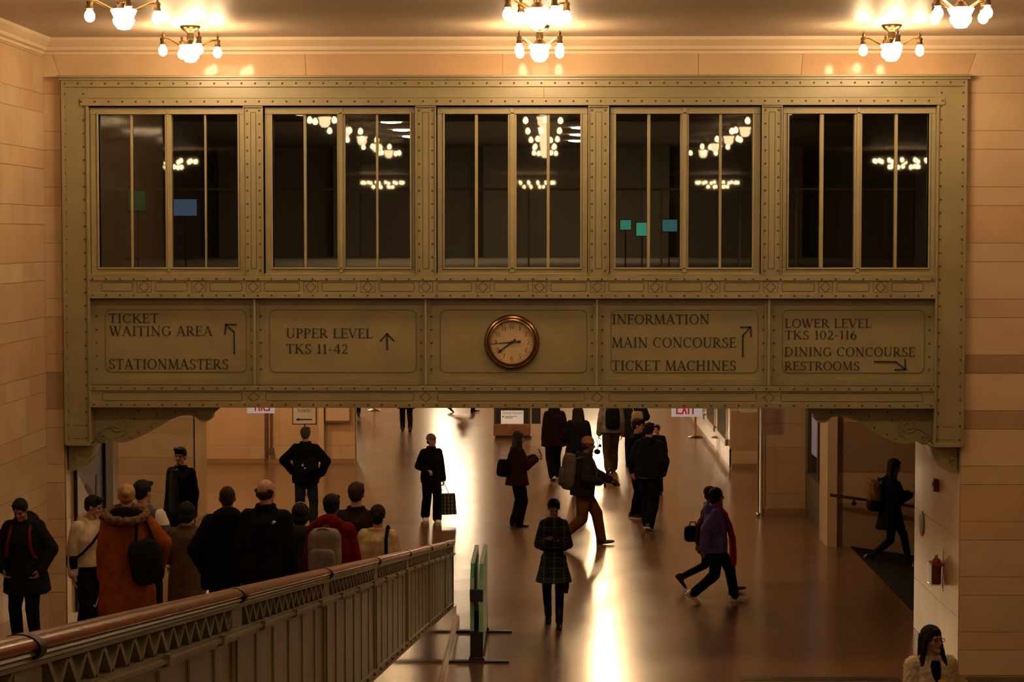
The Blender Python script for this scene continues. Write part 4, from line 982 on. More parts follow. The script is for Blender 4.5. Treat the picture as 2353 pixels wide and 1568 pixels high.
    # head with face
    b.ell(hp(0, -.012, .028), (.077, .095, .089), HM); b.ell(hp(0, .022, -.040), (.057 if w > .99 else .052, .064, .074), HM); b.capsule(hp(-.012, .066, -.098), hp(.012, .066, -.098), .022, .022)
    b.capsule(hp(0, .082, .012), hp(0, .101, -.026), .0085, .014); b.capsule(hp(-.010, .090, -.030), hp(.010, .090, -.030), .010, .010)
    b.capsule(hp(-.036, .070, .024), hp(.036, .070, .024), .014, .014); b.ell(hp(-.036, .058, -.030), (.022, .022, .024), HM); b.ell(hp(.036, .058, -.030), (.022, .022, .024), HM)
    b.capsule(hp(-.018, .078, -.064), hp(.018, .078, -.064), .008, .008)
    for s in (-1, 1): b.ell(hp(s * .075, -.006, -.006), (.009, .019, .031), HM @ Matrix.Rotation(R(s * 20), 3, 'Z'))
    body = b.build('person', skin); remesh(body, vox, 1)
    body.location = base; body.rotation_euler = (0, 0, R(yaw)); body.scale = (sc_,) * 3
    tag(body, label, 'person')
    if face:
        for s in (-1, 1):
            m = MB(); m.ell(hp(s * .031, .0815, .004), (.0135, .006, .0075), HM, 10, 6); m.build('eye', EYE_M, body)
            m = MB(); m.capsule(hp(s * .015, .090, .026), hp(s * .047, .079, .027), .0032, .002, 8); m.build('eyebrow', HAIRB, body)
        m = MB(); m.capsule(hp(-.019, .085, -.063), hp(.019, .085, -.063), .0055, .0055, 8); m.build('lips', LIP, body)
    if glasses:
        m = MB()
        for s in (-1, 1):
            m.tube([hp(s * (.033 + .025 * math.copysign(abs(math.cos(R(a))) ** .6, math.cos(R(a)))), .100 - .008 * abs(math.cos(R(a)) if s * math.cos(R(a)) > 0 else 0), .003 + .0155 * math.copysign(abs(math.sin(R(a))) ** .6, math.sin(R(a)))) for a in range(0, 361, 30)], .0022, 6)
            m.tube([hp(s * .057, .094, .010), hp(s * .080, .0, .008)], .0025, 6)
        m.tube([hp(-.009, .102, .006), hp(.009, .102, .006)], .0025, 6); m.build('eyeglasses', BLACK, body)
    # ---- hair or hat
    st_, hm = hair
    h = MB(); hv = .009; hd_ = 0.010; sm = 1
    if st_ == 'short': h.ell(hp(0, -.020, .040), (.087, .101, .092), HM); h.ell(hp(0, -.052, -.005), (.073, .060, .070), HM); h.capsule(hp(-.045, .060, .088), hp(.045, .060, .088), .024, .024)
    elif st_ == 'quiff': h.ell(hp(0, -.020, .046), (.089, .103, .096), HM); h.ell(hp(0, -.052, -.005), (.075, .060, .070), HM); h.capsule(hp(-.05, .066, .10), hp(.05, .060, .105), .030, .030)
    elif st_ == 'bald': h.ell(hp(0, -.036, -.018), (.080, .078, .054), HM); h.capsule(hp(-.076, -.01, .0), hp(-.070, -.06, .02), .014, .02); h.capsule(hp(.076, -.01, .0), hp(.070, -.06, .02), .014, .02)
    elif st_ == 'buzz': h.ell(hp(0, -.018, .034), (.078, .095, .088), HM); h.ell(hp(0, -.052, -.015), (.069, .055, .06), HM); hd_ = .003
    elif st_ in ('long', 'verylong'):
        L = .36 if st_ == 'long' else .50
        h.ell(hp(0, -.022, .040), (.094, .104, .095), HM); q = nb + V((0, -.02, 0)); bk_ = TL.to_3x3()
        for x in (-.062, -.025, .025, .062): h.capsule(hp(x, -.06, .02), hp(0, 0, 0) + bk_ @ V((x * 1.35, -.105, -L)), .046, .030)
        for s in (-1, 1): h.capsule(hp(s * .078, .005, .03), nb + bk_ @ V((s * .105, .045, -.03)), .022, .028); h.capsule(nb + bk_ @ V((s * .105, .045, -.03)), nb + bk_ @ V((s * .11, .155 if st_ == 'verylong' else .05, -L + (.18 if st_ == 'verylong' else .26))), .034, .026)
        for s in (-1, 1): h.capsule(hp(s * .012, .062, .088), hp(s * .074, .020, .03), .020, .018)
    elif st_ == 'bob':
        h.ell(hp(0, -.022, .036), (.092, .104, .096), HM); h.ell(hp(0, -.040, -.045), (.088, .078, .075), HM)
        for s in (-1, 1): h.capsule(hp(s * .078, .01, .04), hp(s * .080, .01, -.05), .022, .024)
    elif st_ == 'bun': h.ell(hp(0, -.020, .036), (.087, .101, .091), HM); h.ell(hp(0, -.05, -.01), (.073, .06, .06), HM); h.ell(hp(0, -.115, .035), (.036, .034, .036), HM); h.capsule(hp(-.04, .062, .082), hp(.04, .062, .082), .022, .022)
    elif st_ == 'topbun': h.ell(hp(0, -.022, .034), (.088, .102, .094), HM); h.ell(hp(0, -.055, -.035), (.066, .05, .07), HM); h.ell(hp(0, -.10, .0), (.042, .038, .046), HM)
    elif st_ == 'tied': h.ell(hp(0, -.020, .036), (.087, .101, .091), HM); h.ell(hp(0, -.055, -.015), (.07, .055, .07), HM); h.capsule(hp(0, -.10, .0), nb + V((0, -.10, -.18)), .028, .018); h.capsule(hp(-.05, .042, .090), hp(.05, .042, .090), .020, .020)
    elif st_ == 'beanie': h.ell(hp(0, -.016, .058), (.086, .104, .088), HM); h.lathe([(.082, .0), (.096, .0), (.098, .03), (.090, .05), (.082, .05)], hp(0, -.012, .020), 24, HM @ Matrix.Diagonal((.93, 1.1, 1)).to_3x3()); hd_ = .004
    elif st_ == 'cap': h.ell(hp(0, -.016, .056), (.088, .106, .078), HM); h.ell(hp(0, .075, .050), (.07, .07, .014), HM); hd_ = .003
    ho = h.build('hat' if st_ in ('beanie', 'cap') else 'hair', hm, body); remesh(ho, hv, sm, hd_, furtex)
    if st_ == 'beanie' or st_ == 'cap':
        m = MB(); m.ell(hp(0, -.045, -.02), (.072, .062, .062), HM); remesh(m.build('hair', HAIRB, body), .010, 1)
    # ---- clothing
    if bottom:
        kind, m_, ez = bottom
        c = MB(); c.loft([ring(.83, .125, .105, grow=ez * .4), ring(.93, .165, .118, grow=ez * .4), ring(1.04, .145, .108, grow=ez * .3)])
        for i in (0, 1):
            c.capsule(hips[i] + V((0, 0, .0)), knees[i], (.092 + ez * .5) * (.6 + .4 * w), .062 + ez * .8); c.capsule(knees[i], ank[i] + V((0, 0, .0 if kind != 'leggings' else .0)), .061 + ez * .8, .048 + ez * (1.2 if kind == 'wide' else .7))
        c.ell(T((0, -.05, .92)), (.12 * w, .09, .09))
        remesh(c.build('leggings' if kind == 'leggings' else 'trousers', m_, body), .012, 3, .018 if kind != 'leggings' else .006)
    if top:
        kind, m_, ez, hem = top[:4]; opt = top[4] if len(top) > 4 else {}
        c = MB(); fl_ = opt.get('flare', 0); g = ez
        R_ = []
        if hem < .8:
            R_ += [ring(hem, .185 + fl_, .150 + fl_, grow=g), ring((hem + .90) / 2, .185 + fl_ * .55, .145 + fl_ * .5, grow=g)]
        else: R_ += [ring(hem, .168, .128, grow=g)]
        R_ += [ring(.96, .172, .130, grow=g), ring(1.08, .150 - opt.get('waist', 0), .118, grow=g), ring(1.25, .168, .122, .008, grow=g), ring(1.36, .158, .108, grow=g * .8), ring(1.425, .115, .078, grow=g * .6), ring(1.475, .062, .056, grow=g * .5)]
        c.loft(R_)
        for i in (0, 1):
            c.ell(sh[i] + V((0, 0, -.005)), (.056 + ez * .55,) * 3); ew = wri[i] - hdir[i] * opt.get('cuff', .0)
            c.capsule(T(((-1 if i == 0 else 1) * .06, 0, 1.44)), sh[i], .045 + ez * .4, .054 + ez * .5)
            c.capsule(sh[i], elb[i], .055 + ez * .8, .046 + ez * .85); c.capsule(elb[i], ew, .046 + ez * .85, .034 + ez * .6)
        if opt.get('collar'): c.lathe([(.056, 0), (.074 + ez * .4, 0), (.080 + ez * .4, .05), (.076 + ez * .4, opt['collar']), (.060, opt['collar']), (.052, .03)], nb + TL.to_3x3() @ V((0, .004, -.015)), 20, TL.to_3x3())
        if opt.get('hood'): q = opt['hood']; c.ell(T((0, -.088 - ez * .7, 1.455)), (.118 * q, .052 * q, .090 * q)); c.capsule(T((-.085, -.04, 1.485)), T((-.06, .055, 1.455)), .035 * q, .025); c.capsule(T((.085, -.04, 1.485)), T((.06, .055, 1.455)), .035 * q, .025); c.capsule(T((-.085, -.05, 1.485)), T((.085, -.05, 1.485)), .04 * q, .04 * q)
        nm = {'coat': 'coat', 'hoodie': 'hoodie', 'sweater': 'sweater', 'jacket': 'jacket', 'puffer': 'puffer_jacket', 'fleece': 'fleece_jacket', 'parka': 'parka'}[kind]
        remesh(c.build(nm, m_, body), .0125, 2, opt.get('fold', .022), furtex if kind == 'fleece' else None)
    if shoes:
        m_, big, sole = shoes
        for i in (0, 1):
            fx, fy, fz, fp = feet[i]; A = ank[i]; fd = Matrix.Rotation(R(-fp), 3, 'X')
            c = MB(); rings = []
            for y, hw, z0, z1 in ((-.085, .018, -.070, -.015), (-.072, .034, -.08, .02), (-.03, .038, -.082, .035), (.02, .040, -.082, .012), (.07, .044, -.082, -.022), (.13, .044, -.082, -.034), (.172, .034, -.080, -.045), (.192, .014, -.074, -.056)):
                hw *= big; rings.append([A + fd @ V((math.cos(2 * math.pi * k / 14) * hw, y * (.6 + .4 * big) , (z0 + z1) / 2 + (z1 - z0) / 2 * max(-1, min(1, 1.35 * math.sin(2 * math.pi * k / 14))))) for k in range(14)])
            c.loft(rings); so = c.build('shoe', m_, body)
            if sole:
                c = MB(); rings = []
                for y, hw in ((-.09, .022), (-.07, .04), (.0, .043), (.08, .049), (.14, .047), (.19, .026), (.20, .012)):
                    hw *= big; rings.append([A + fd @ V((sx * hw, y * (.6 + .4 * big), zz)) for sx, zz in ((-1, -.085), (1, -.085), (1, -.062), (-1, -.062))])
                c.loft(rings); c.build('sole', sole, so)
            if big > 1.05 and m_.name.startswith('boot'):
                c = MB(); c.capsule(A + V((0, 0, -.01)), A + (knees[i] - A).normalized() * .2, .05, .055); c.build('boot_shaft', m_, so)
    ctx = dict(base=base, yaw=yaw, s=sc_, T=T, hp=hp, HM=HM, sh=sh, wri=wri, elb=elb, hd=hdir, body=body, nb=nb, hips=hips, knees=knees, ank=ank, M=body.matrix_basis.copy())
    return ctx
def world_of(c, p):
    return Matrix.Translation(c['base']) @ Matrix.Rotation(R(c['yaw']), 4, 'Z') @ Matrix.Scale(c['s'], 4) @ V(p)
def worn(c, name, at_p, label, cat):             # a top-level thing worn or held, drawn in its owner's frame
    o = bpy.data.objects.new(name, None); col.objects.link(o); o.empty_display_size = .1
    o.location = world_of(c, at_p); o.rotation_euler = (0, 0, R(c['yaw'])); o.scale = (c['s'],) * 3
    tag(o, label, cat); o['_o'] = list(at_p)
    return o, V(at_p)
def wpart(mb, name, m, root, o0, vox=0, disp=0, **k):
    mb.v = [tuple(V(p) - o0) for p in mb.v]
    ob = mb.build(name, m, root, **k)
    if vox: remesh(ob, vox, 2, disp)
    return ob
def rbox(mb, c, r, n=12, M=None, p=.45):          # soft box
    rings = []
    for k in range(9):
        th = -math.pi / 2 + math.pi * (k + .05) / 8.1; cz_, rz = math.copysign(abs(math.sin(th)) ** p, math.sin(th)), max(.02, abs(math.cos(th)) ** p); ring = []
        for i in range(16):
            a = 2 * math.pi * i / 16; x = math.copysign(abs(math.cos(a)) ** p, math.cos(a)); y = math.copysign(abs(math.sin(a)) ** p, math.sin(a))
            v = V((x * r[0] * rz, y * r[1] * rz, cz_ * r[2])); ring.append(V(c) + (M @ v if M else v))
        rings.append(ring)
    mb.loft(rings)
def backpack(c, label, m, m2, size=1.0, ez=.06):
    T = c['T']; cc = T((0, -.21 - ez * .6, 1.20)); o, o0 = worn(c, 'backpack', cc, label, 'backpack')
    TM = (T((0, 0, 1.4)) - T((0, 0, 1.0))).normalized(); ang = math.atan2(-TM.y, TM.z); M = Matrix.Rotation(ang, 3, 'X')
    mb = MB(); rbox(mb, cc, (.155 * size, .085 * size, .235 * size), M=M); wpart(mb, 'pack', m, o, o0, .014, .012)
    mb = MB(); rbox(mb, cc + M @ V((0, -.085 * size, -.07 * size)), (.125 * size, .035, .12 * size), M=M); wpart(mb, 'front_pocket', m, o, o0)
    mb = MB(); mb.tube([cc + M @ V((x * size, -.055 * size + .02 * abs(x), (.235 - .1 * (abs(x) / .14) ** 2) * size)) for x in (-.14, -.09, -.04, 0, .04, .09, .14)], .007, 6); mb.tube([cc + M @ V((-.04, .05, .22)), cc + M @ V((-.02, .05, .265)), cc + M @ V((.02, .05, .265)), cc + M @ V((.04, .05, .22))], .008, 6); wpart(mb, 'zip_and_loop', m2, o, o0)
    for s in (-1, 1):
        mb = MB(); pts = [cc + M @ V((s * .10, .07, .20)), T((s * .105, -.075 - ez, 1.425)), T((s * .105, -.01, 1.452 + ez * .35)), T((s * .112, .075 + ez * .7, 1.395)), T((s * .13, .125 + ez * .9, 1.25)), T((s * .165, .095 + ez, 1.10)), T((s * .17, -.06, 1.02))]
        mb.tube(pts, .020, 8); wpart(mb, 'strap', m2, o, o0)
    return o
def phone(c, i, label, m=None):
    p = c['wri'][i] + c['hd'][i] * .12; s = 1 if i == 0 else -1
    o, o0 = worn(c, 'phone', p, label, 'phone'); hd = c['hd'][i]
    f = V((0, 1, 0)); up = V((0, -.45, .89)); up.normalize(); r = V((1, 0, 0)); nrm = r.cross(up)
    mb = MB(); q = p + up * .02 + V((0, .02, .02))
    mb.hexa([q + r * x * .037 + up * z * .076 + nrm * y * .005 for z in (-1, 1) for x, y in ((-1, -1), (1, -1), (1, 1), (-1, 1))]); wpart(mb, 'case', m or BLACK, o, o0, smooth=False)
    return o
SH_BLACK = mat('black shoe leather', (.012, .010, .010), .4); SH_WHITE = mat('white sneaker', (.80, .74, .66), .6); SOLE_W = mat('pale sole', (.58, .50, .42), .6); SH_BR = mat('brown shoe', (.05, .026, .015), .5); BOOT = mat('boot black', (.012, .011, .011), .45)
K = lambda r, g, b, n=None: cloth(n or 'cloth %.3f %.3f %.3f' % (r, g, b), (r, g, b))
BLK = K(.0045, .0045, .005, 'black cloth'); BLK2 = K(.008, .0075, .008, 'soft black cloth'); NAV = K(.008, .010, .016, 'navy denim'); JEAN = K(.018, .022, .031, 'dark blue denim')

# -- the crowd on the ramp, left of the balustrade
c = person('person in dark parka with red backpack straps looking down beside the left wall', 58, 1166, d=21.2, H=1.60, yaw=172, w=1.05, lean=6, la='pocket', ra='pocket', skin=SKIN2, head=(0, 32), hair=('tied', HAIRB), face=True, bottom=('jeans', NAV, .022), shoes=(SH_BLACK, 1, None),
           top=('parka', K(.009, .009, .010, 'charcoal parka'), .05, .66, dict(hood=1.25, flare=.03, collar=.05)))
MAR = K(.10, .012, .012, 'dark red webbing'); backpack(c, 'dark backpack with red straps worn by the far-left person in the parka', BLK, MAR, 1.0, .06)
c = person('person in a cream hoodie with a black cross strap turning right, beside the left pier', 208, 1138, d=22.0, yaw=-148, w=1.02, la='down', ra='down', head=(50, 12), hair=('quiff', HAIRB), face=True, glasses=True, bottom=('wide', BLK, .035), shoes=(SH_WHITE, 1.1, SOLE_W),
           top=('hoodie', K(.46, .37, .26, 'cream fleece cloth'), .045, .94, dict(hood=1.1)))
o, o0 = worn(c, 'crossbody_bag', c['T']((.20, .0, 1.02)), 'black crossbody bag and strap over the cream hoodie', 'bag'); T = c['T']
mb = MB(); mb.tube([T((.225, .03, 1.03)), T((.16, .17, 1.12)), T((.05, .205, 1.24)), T((-.05, .190, 1.36)), T((-.105, .115, 1.46)), T((-.115, .0, 1.50)), T((-.06, -.19, 1.35)), T((.12, -.20, 1.15)), T((.225, -.03, 1.03))], .016, 8); wpart(mb, 'strap', BLK, o, o0)
mb = MB(); rbox(mb, T((.235, .0, 1.00)), (.045, .11, .08)); wpart(mb, 'pouch', BLK, o, o0)
c = person('person with black hair in a white and dark plaid jacket behind the orange parka', 327, 1102, d=20.5, yaw=-8, w=1.05, head=(-25, 0), la='down', ra='hold', hair=('short', HAIRB), bottom=('jeans', NAV, .02), shoes=(SH_BLACK, 1, None),
           top=('jacket', plaid_material('white plaid cloth', (.50, .43, .34), [(0, .02, .42, (.035, .04, .065)), (2, .05, .36, (.05, .055, .08))], .24), .045, .86, dict(collar=.05)))
c = person('person in a long orange parka with fur hood and blond bun, seen from behind', 290, 1110, d=19.2, yaw=8, w=1.10, sw=.18, la='down', ra='out', hair=('bun', HAIRL), bottom=('jeans', NAV, .02), shoes=(SH_BLACK, 1, None),
           top=('parka', K(.24, .056, .010, 'burnt orange cloth'), .055, .45, dict(flare=.03)))
T = c['T']; hb = c['body']
m = MB(); m.tube([T((.20 * math.cos(R(a)), -.065 + .115 * math.sin(R(a)) - .03, 1.475 - .055 * math.sin(R(a)) * -1)) for a in range(0, 361, 20)], .042, 10); f = m.build('fur_trim', cloth('brown fur', (.15, .085, .045), nscale=40), hb); remesh(f, .011, 0, .05, furtex)
m = MB(); m.ell(T((0, -.09, 1.475)), (.17, .09, .07)); remesh(m.build('hood_lining', BLK, hb), .014, 1)
o, o0 = worn(c, 'shoulder_bag', T((.21, -.26, 1.06)), 'large soft black bag hanging on the back of the orange parka', 'bag')
m = MB(); rbox(m, T((.20, -.255, 1.03)), (.165, .08, .225), M=Matrix.Rotation(R(-10), 3, 'Y'), p=.6); wpart(m, 'sack', K(.012, .012, .014, 'black bag cloth'), o, o0, .014, .02)
m = MB(); m.tube([T((.10, -.27, 1.22)), T((.11, -.20, 1.40)), T((.15, -.02, 1.515)), T((.19, .10, 1.40))], .014, 8); m.tube([T((.28, -.27, 1.22)), T((.20, -.19, 1.40)), T((.16, -.02, 1.512))], .014, 8); wpart(m, 'strap', BLK, o, o0)
p = c['wri'][0] + c['hd'][0] * .10
o, o0 = worn(c, 'carrier_bag', p, 'black carrier bag with pale rope handles in the left hand of the orange parka wearer', 'bag')
m = MB(); rbox(m, p + V((-.05, .02, -.36)), (.06, .14, .16)); wpart(m, 'bag', BLK, o, o0)
m = MB()
for x in (-.03, .03): m.tube([p + V((-.05 + x, -.06, -.22)), p + V((x * .2, -.005, 0)), p + V((-.05 + x, .10, -.22))], .006, 6)
wpart(m, 'rope_handle', SOLE_W, o, o0)
c = person('person with dark tied hair in a khaki coat between the orange parka and black puffer', 428, 1152, d=20.1, yaw=4, w=.95, sw=.165, hair=('bob', HAIRB), bottom=('jeans', NAV, .02), shoes=(SH_BLACK, 1, None), la='hold', ra='down',
           top=('coat', K(.075, .045, .021, 'khaki cloth'), .04, .62, dict(collar=.05)))
c = person('person with cropped hair in a black hooded puffer, seen from behind', 522, 1115, d=19.0, yaw=6, w=1.12, la='pocket', ra='down', skin=SKIN2, hair=('buzz', HAIRD), bottom=('jeans', BLK, .025), shoes=(SH_BLACK, 1, None),
           top=('puffer', K(.005, .005, .005, 'black nylon'), .055, .76, dict(hood=1.35, collar=.05)))
c = person('balding person in a black jacket with a small white badge on the back', 610, 1099, d=18.6, yaw=-6, w=1.14, head=(-18, 0), la='down', ra='down', skin=SKIN, hair=('bald', HAIRD), bottom=('jeans', BLK, .025), shoes=(SH_BLACK, 1, None),
           top=('jacket', K(.007, .006, .0055, 'black shell cloth'), .05, .80, dict(collar=.075)))
T = c['T']; m = MB(); m.add([T((.115 + .016 * math.cos(R(a)) , -.188, 1.385 + .012 * math.sin(R(a)))) for a in range(0, 360, 40)] + [T((.115 + .016 * math.cos(R(a)) , -.150, 1.385 + .012 * math.sin(R(a)))) for a in range(0, 360, 40)], [tuple(range(9)), tuple(range(17, 8, -1))] + [(i, (i + 1) % 9, 9 + (i + 1) % 9, 9 + i) for i in range(9)]); m.build('badge', WHITE, c['body'])
c = person('person with thin headband and olive coat, half hidden beside the red hoodie', 690, 1156, d=19.4, yaw=3, w=.95, sw=.165, hair=('bob', HAIRB), bottom=('jeans', BLK, .02), shoes=(SH_BLACK, 1, None), la='down', ra='hold',
           top=('coat', K(.030, .024, .014, 'dark olive cloth'), .045, .70, dict(hood=1.0)))
m = MB(); hp = c['hp']; m.tube([hp(.095 * math.cos(R(a)), -.005, .03 + .108 * math.sin(R(a))) for a in range(-10, 191, 20)], .006, 6); m.build('headband', STEEL, c['body'])
c = person('person with cropped dark hair in a dark brown jacket, near the end of the crowd', 818, 1107, d=20.8, yaw=-4, w=1.05, hair=('short', HAIRD), bottom=('jeans', BLK, .02), shoes=(SH_BLACK, 1, None),
           top=('jacket', K(.016, .010, .009, 'brown black cloth'), .04, .86, dict(collar=.06)))
c = person('person in a red hoodie with a grey backpack, seen from behind', 761, 1134, d=18.8, yaw=-10, w=1.12, la='down', ra='swing_f', skin=SKIN3, hair=('short', HAIRB), bottom=('jeans', BLK, .025), shoes=(SH_BLACK, 1, None),
           top=('hoodie', K(.12, .006, .007, 'red fleece cloth'), .05, .86, dict(hood=1.35)))
backpack(c, 'grey backpack with a rounded zip on the red hoodie', K(.20, .165, .13, 'grey pack cloth'), K(.13, .115, .10, 'grey webbing'), 1.08, .05)
c = person('person with a dark low bun in a cream sweater with a black shoulder strap', 868, 1158, d=19.9, yaw=-6, w=1.12, sw=.17, la='down', ra='down', hair=('topbun', HAIRB), bottom=('jeans', BLK, .02), shoes=(SH_BLACK, 1, None),
           top=('sweater', K(.42, .30, .17, 'cream wool'), .05, .88, dict(collar=.03)))
T = c['T']; o, o0 = worn(c, 'sling_bag', T((.16, .16, .96)), 'black bag strap over the cream sweater', 'bag')
m = MB(); m.tube([T((.125, .12, 1.40)), T((.12, -.02, 1.515)), T((.125, -.165, 1.40)), T((.13, -.195, 1.20)), T((.16, -.19, .98)), T((.20, -.10, .92)), T((.19, .12, .96))], .020, 8); wpart(m, 'strap', BLK, o, o0); m = MB(); rbox(m, T((.17, .18, .95)), (.10, .05, .09)); wpart(m, 'pouch', BLK, o, o0)

# -- people in the passage
c = person('person in glasses and open black coat over a slate sweater, by the left wall', 416, 1028, d=31, z=0, yaw=150, w=1.08, head=(18, 0), la='down', ra='down', hair=('quiff', HAIRB), face=True, glasses=True, bottom=('jeans', NAV, .02), shoes=(SH_BLACK, 1, None),
           top=('jacket', BLK, .045, .76, dict(collar=.05)))
T = c['T']; m = MB(); m.loft([[T((x * w_, .168 + yo, z_)) for x, yo in ((-1, 0), (-.5, .02), (0, .026), (.5, .02), (1, 0), (0, -.05))] for z_, w_ in ((.80, .10), (1.1, .09), (1.36, .075), (1.455, .045))]); m.build('sweater', K(.028, .032, .036, 'slate cloth'), c['body'])
m = MB(); m.ell(T((0, .072, 1.44)), (.042, .030, .06)); m.build('undershirt', K(.14, .12, .09, 'grey tee cloth'), c['body'])
c = person('person in dark jacket and jeans with black bag on the back, facing the wall', 703, 980, yf=1222, yaw=-6, w=1.08, la=((.09, .10, -.40), (1, -.45, 0), .5), ra=((.10, .08, -.42), (1, -.45, 0), .4), head=(0, -4), hair=('short', HAIRG), bottom=('jeans', JEAN, .025), shoes=(SH_BLACK, 1, None), gap=.13,
           top=('jacket', BLK, .045, .82, dict(collar=.06)))
T = c['T']; o, o0 = worn(c, 'messenger_bag', T((.07, -.22, 1.12)), 'black messenger bag slung on the back of the man by the marble wall', 'bag')
m = MB(); rbox(m, T((.07, -.225, 1.13)), (.17, .06, .12), M=Matrix.Rotation(R(-18), 3, 'Y')); wpart(m, 'pouch', BLK2, o, o0); m = MB(); m.tube([T((-.10, -.20, 1.2)), T((-.15, -.1, 1.46)), T((-.10, .10, 1.47)), T((.12, .19, 1.2)), T((.22, .0, 1.05)), T((.2, -.2, 1.08))], .014, 8); wpart(m, 'strap', BLK2, o, o0)
m = MB(); m.box(*[q for ab in zip(T((.0, -.292, 1.13)), T((.03, -.282, 1.17))) for q in ab]); m.box(*[q for ab in zip(T((.04, -.292, 1.09)), T((.07, -.282, 1.115))) for q in ab]); wpart(m, 'tag', SOLE_W, o, o0)
c = person('person in a grey beanie and black coat carrying a patterned tote bag', 991, 996, yf=1198, yaw=196, w=1.0, sw=.17, la='bag', ra='hold', head=(42, 0), hair=('beanie', K(.13, .115, .10, 'grey knit')), face=True, bottom=('wide', BLK, .04), shoes=(SH_WHITE, 1.12, SOLE_W), legs='step_l',
           top=('jacket', BLK, .045, .80, dict(collar=.07)))
p = c['wri'][0] + c['hd'][0] * .09
o, o0 = worn(c, 'tote_bag', p, 'black and cream patterned tote bag with rope handles carried by the beanie wearer', 'bag')
TOTE = plaid_material('tote print', (.020, .017, .014), [(0, .0, .42, (.22, .17, .11)), (2, .0, .30, (.02, .017, .014)), (0, .03, .25, (.02, .017, .014))], .075)
m = MB(); m.hexa([p + V(q) for q in ((-.25, -.06, -.62), (.14, -.06, -.62), (.14, .08, -.62), (-.25, .08, -.62), (-.22, -.04, -.20), (.16, -.04, -.20), (.16, .06, -.20), (-.22, .06, -.20))]); bevel(wpart(m, 'bag', TOTE, o, o0), .01)
m = MB()
for y in (-.04, .06): m.tube([p + V((-.11, y, -.22)), p + V((-.012, y * .2, 0)), p + V((.08, y, -.22))], .006, 6)
wpart(m, 'rope_handle', SOLE_W, o, o0)
c = person('person with long brown hair in a maroon jacket holding up a phone', 1188, 990, yf=1211, yaw=-72, w=1.06, sw=.165, la=((.0, .36, -.14), (.4, -.2, -1), .7), ra=((-.06, .33, -.16), (.4, -.2, -1), .7), head=(0, 6), hair=('verylong', HAIRD), face=True, bottom=('wide', BLK, .035), shoes=(SH_BLACK, 1, None), gap=.09,
           top=('jacket', K(.022, .006, .007, 'maroon cloth'), .05, .78, dict(flare=.02)))
phone(c, 0, 'phone held up by the woman in the maroon jacket')
T = c['T']; o, o0 = worn(c, 'shoulder_bag', T((.0, -.30, 1.12)), 'boxy black shoulder bag behind the maroon jacket', 'bag')
m = MB(); rbox(m, T((.08, -.28, 1.10)), (.07, .12, .16), M=Matrix.Rotation(R(-8), 3, 'X')); wpart(m, 'pouch', BLK, o, o0); m = MB(); m.tube([T((.08, -.22, 1.24)), T((.12, -.10, 1.45)), T((.13, .02, 1.50)), T((.13, .12, 1.35)), T((.1, -.16, 1.12))], .012, 8); wpart(m, 'strap', BLK, o, o0)
c = person('person with long dark hair, dark red coat and white sneakers walking away', 1274, 912, yf=1103, yaw=16, w=1.15, sw=.17, legs='step_r', skin=SKIN2, hair=('verylong', HAIRB), bottom=('wide', BLK, .045), shoes=(SH_WHITE, 1.1, SOLE_W),
           top=('coat', K(.014, .004, .005, 'dark wine cloth'), .055, .74, dict(flare=.02)))
c = person('person with very long black hair in a black coat beside the dark red coat', 1328, 930, yf=1140, yaw=-8, w=1.05, sw=.165, hair=('verylong', HAIRB), legs='step_l', bottom=('jeans', NAV, .02), shoes=(SH_BLACK, 1, None), la='hold', ra='down',
           top=('coat', BLK, .05, .72, dict(flare=.02)))
c = person('person in beige beanie, dark jacket and brown trousers holding out a gloved hand', 1338, 995, yf=1254, yaw=-84, w=1.16, lean=6, la='offer', ra='hold', skin=SKIN3, head=(0, 4), hair=('beanie', K(.17, .075, .030, 'tan knit')), legs='walk_l', bottom=('jeans', K(.085, .030, .009, 'rust brown cloth'), .04), shoes=(SH_BR, 1.08, None),
           top=('jacket', K(.013, .009, .008, 'brown dark cloth'), .055, .84, dict(collar=.06, hood=.9)))
backpack(c, 'bulky grey-green backpack on the man in the beige beanie', K(.060, .050, .034, 'grey green pack'), K(.045, .038, .028, 'grey green webbing'), 1.22, .06)
m = MB(); q = c['wri'][0]; hd = c['hd'][0]; m.capsule(q - hd * .03, q + hd * .10, .036, .044); m.capsule(q + hd * .10, q + hd * .165 + V((0, 0, -.02)), .040, .026); m.capsule(q + hd * .03, q + hd * .10 + V((0, 0, -.06)), .020, .016); remesh(m.build('glove', K(.045, .016, .016, 'dark red glove'), c['body']), .010, 1)
c = person('woman in a green and yellow plaid coat looking at a phone, centre of the floor', 1272, 1143, yf=1438, yaw=178, w=.80, sw=.148, la=((-.085, .24, -.17), (.75, -.5, -1), .4), ra=((-.085, .25, -.18), (.75, -.5, -1), .4), head=(4, 26), hair=('tied', HAIRB), face=True, legs='step_l', bottom=('leggings', BLK, .002), shoes=(BOOT, 1.08, None), hc=.985, vox=.0075,
           top=('coat', plaid_material('green plaid cloth', (.008, .010, .009), [(0, .03, .20, (.012, .040, .022)), (2, .05, .22, (.014, .044, .024)), (0, .0, .035, (.34, .24, .02)), (2, .0, .030, (.32, .23, .02))], .135), .021, .62, dict(flare=.10, waist=.03, collar=.04, fold=.012)))
phone(c, 1, 'phone in the hands of the woman in the plaid coat')
T = c['T']; m = MB(); m.tube([T((.178 * math.cos(R(a)), .150 * math.sin(R(a)), 1.06)) for a in range(0, 361, 20)], .016, 8); m.build('belt', BLK, c['body'])
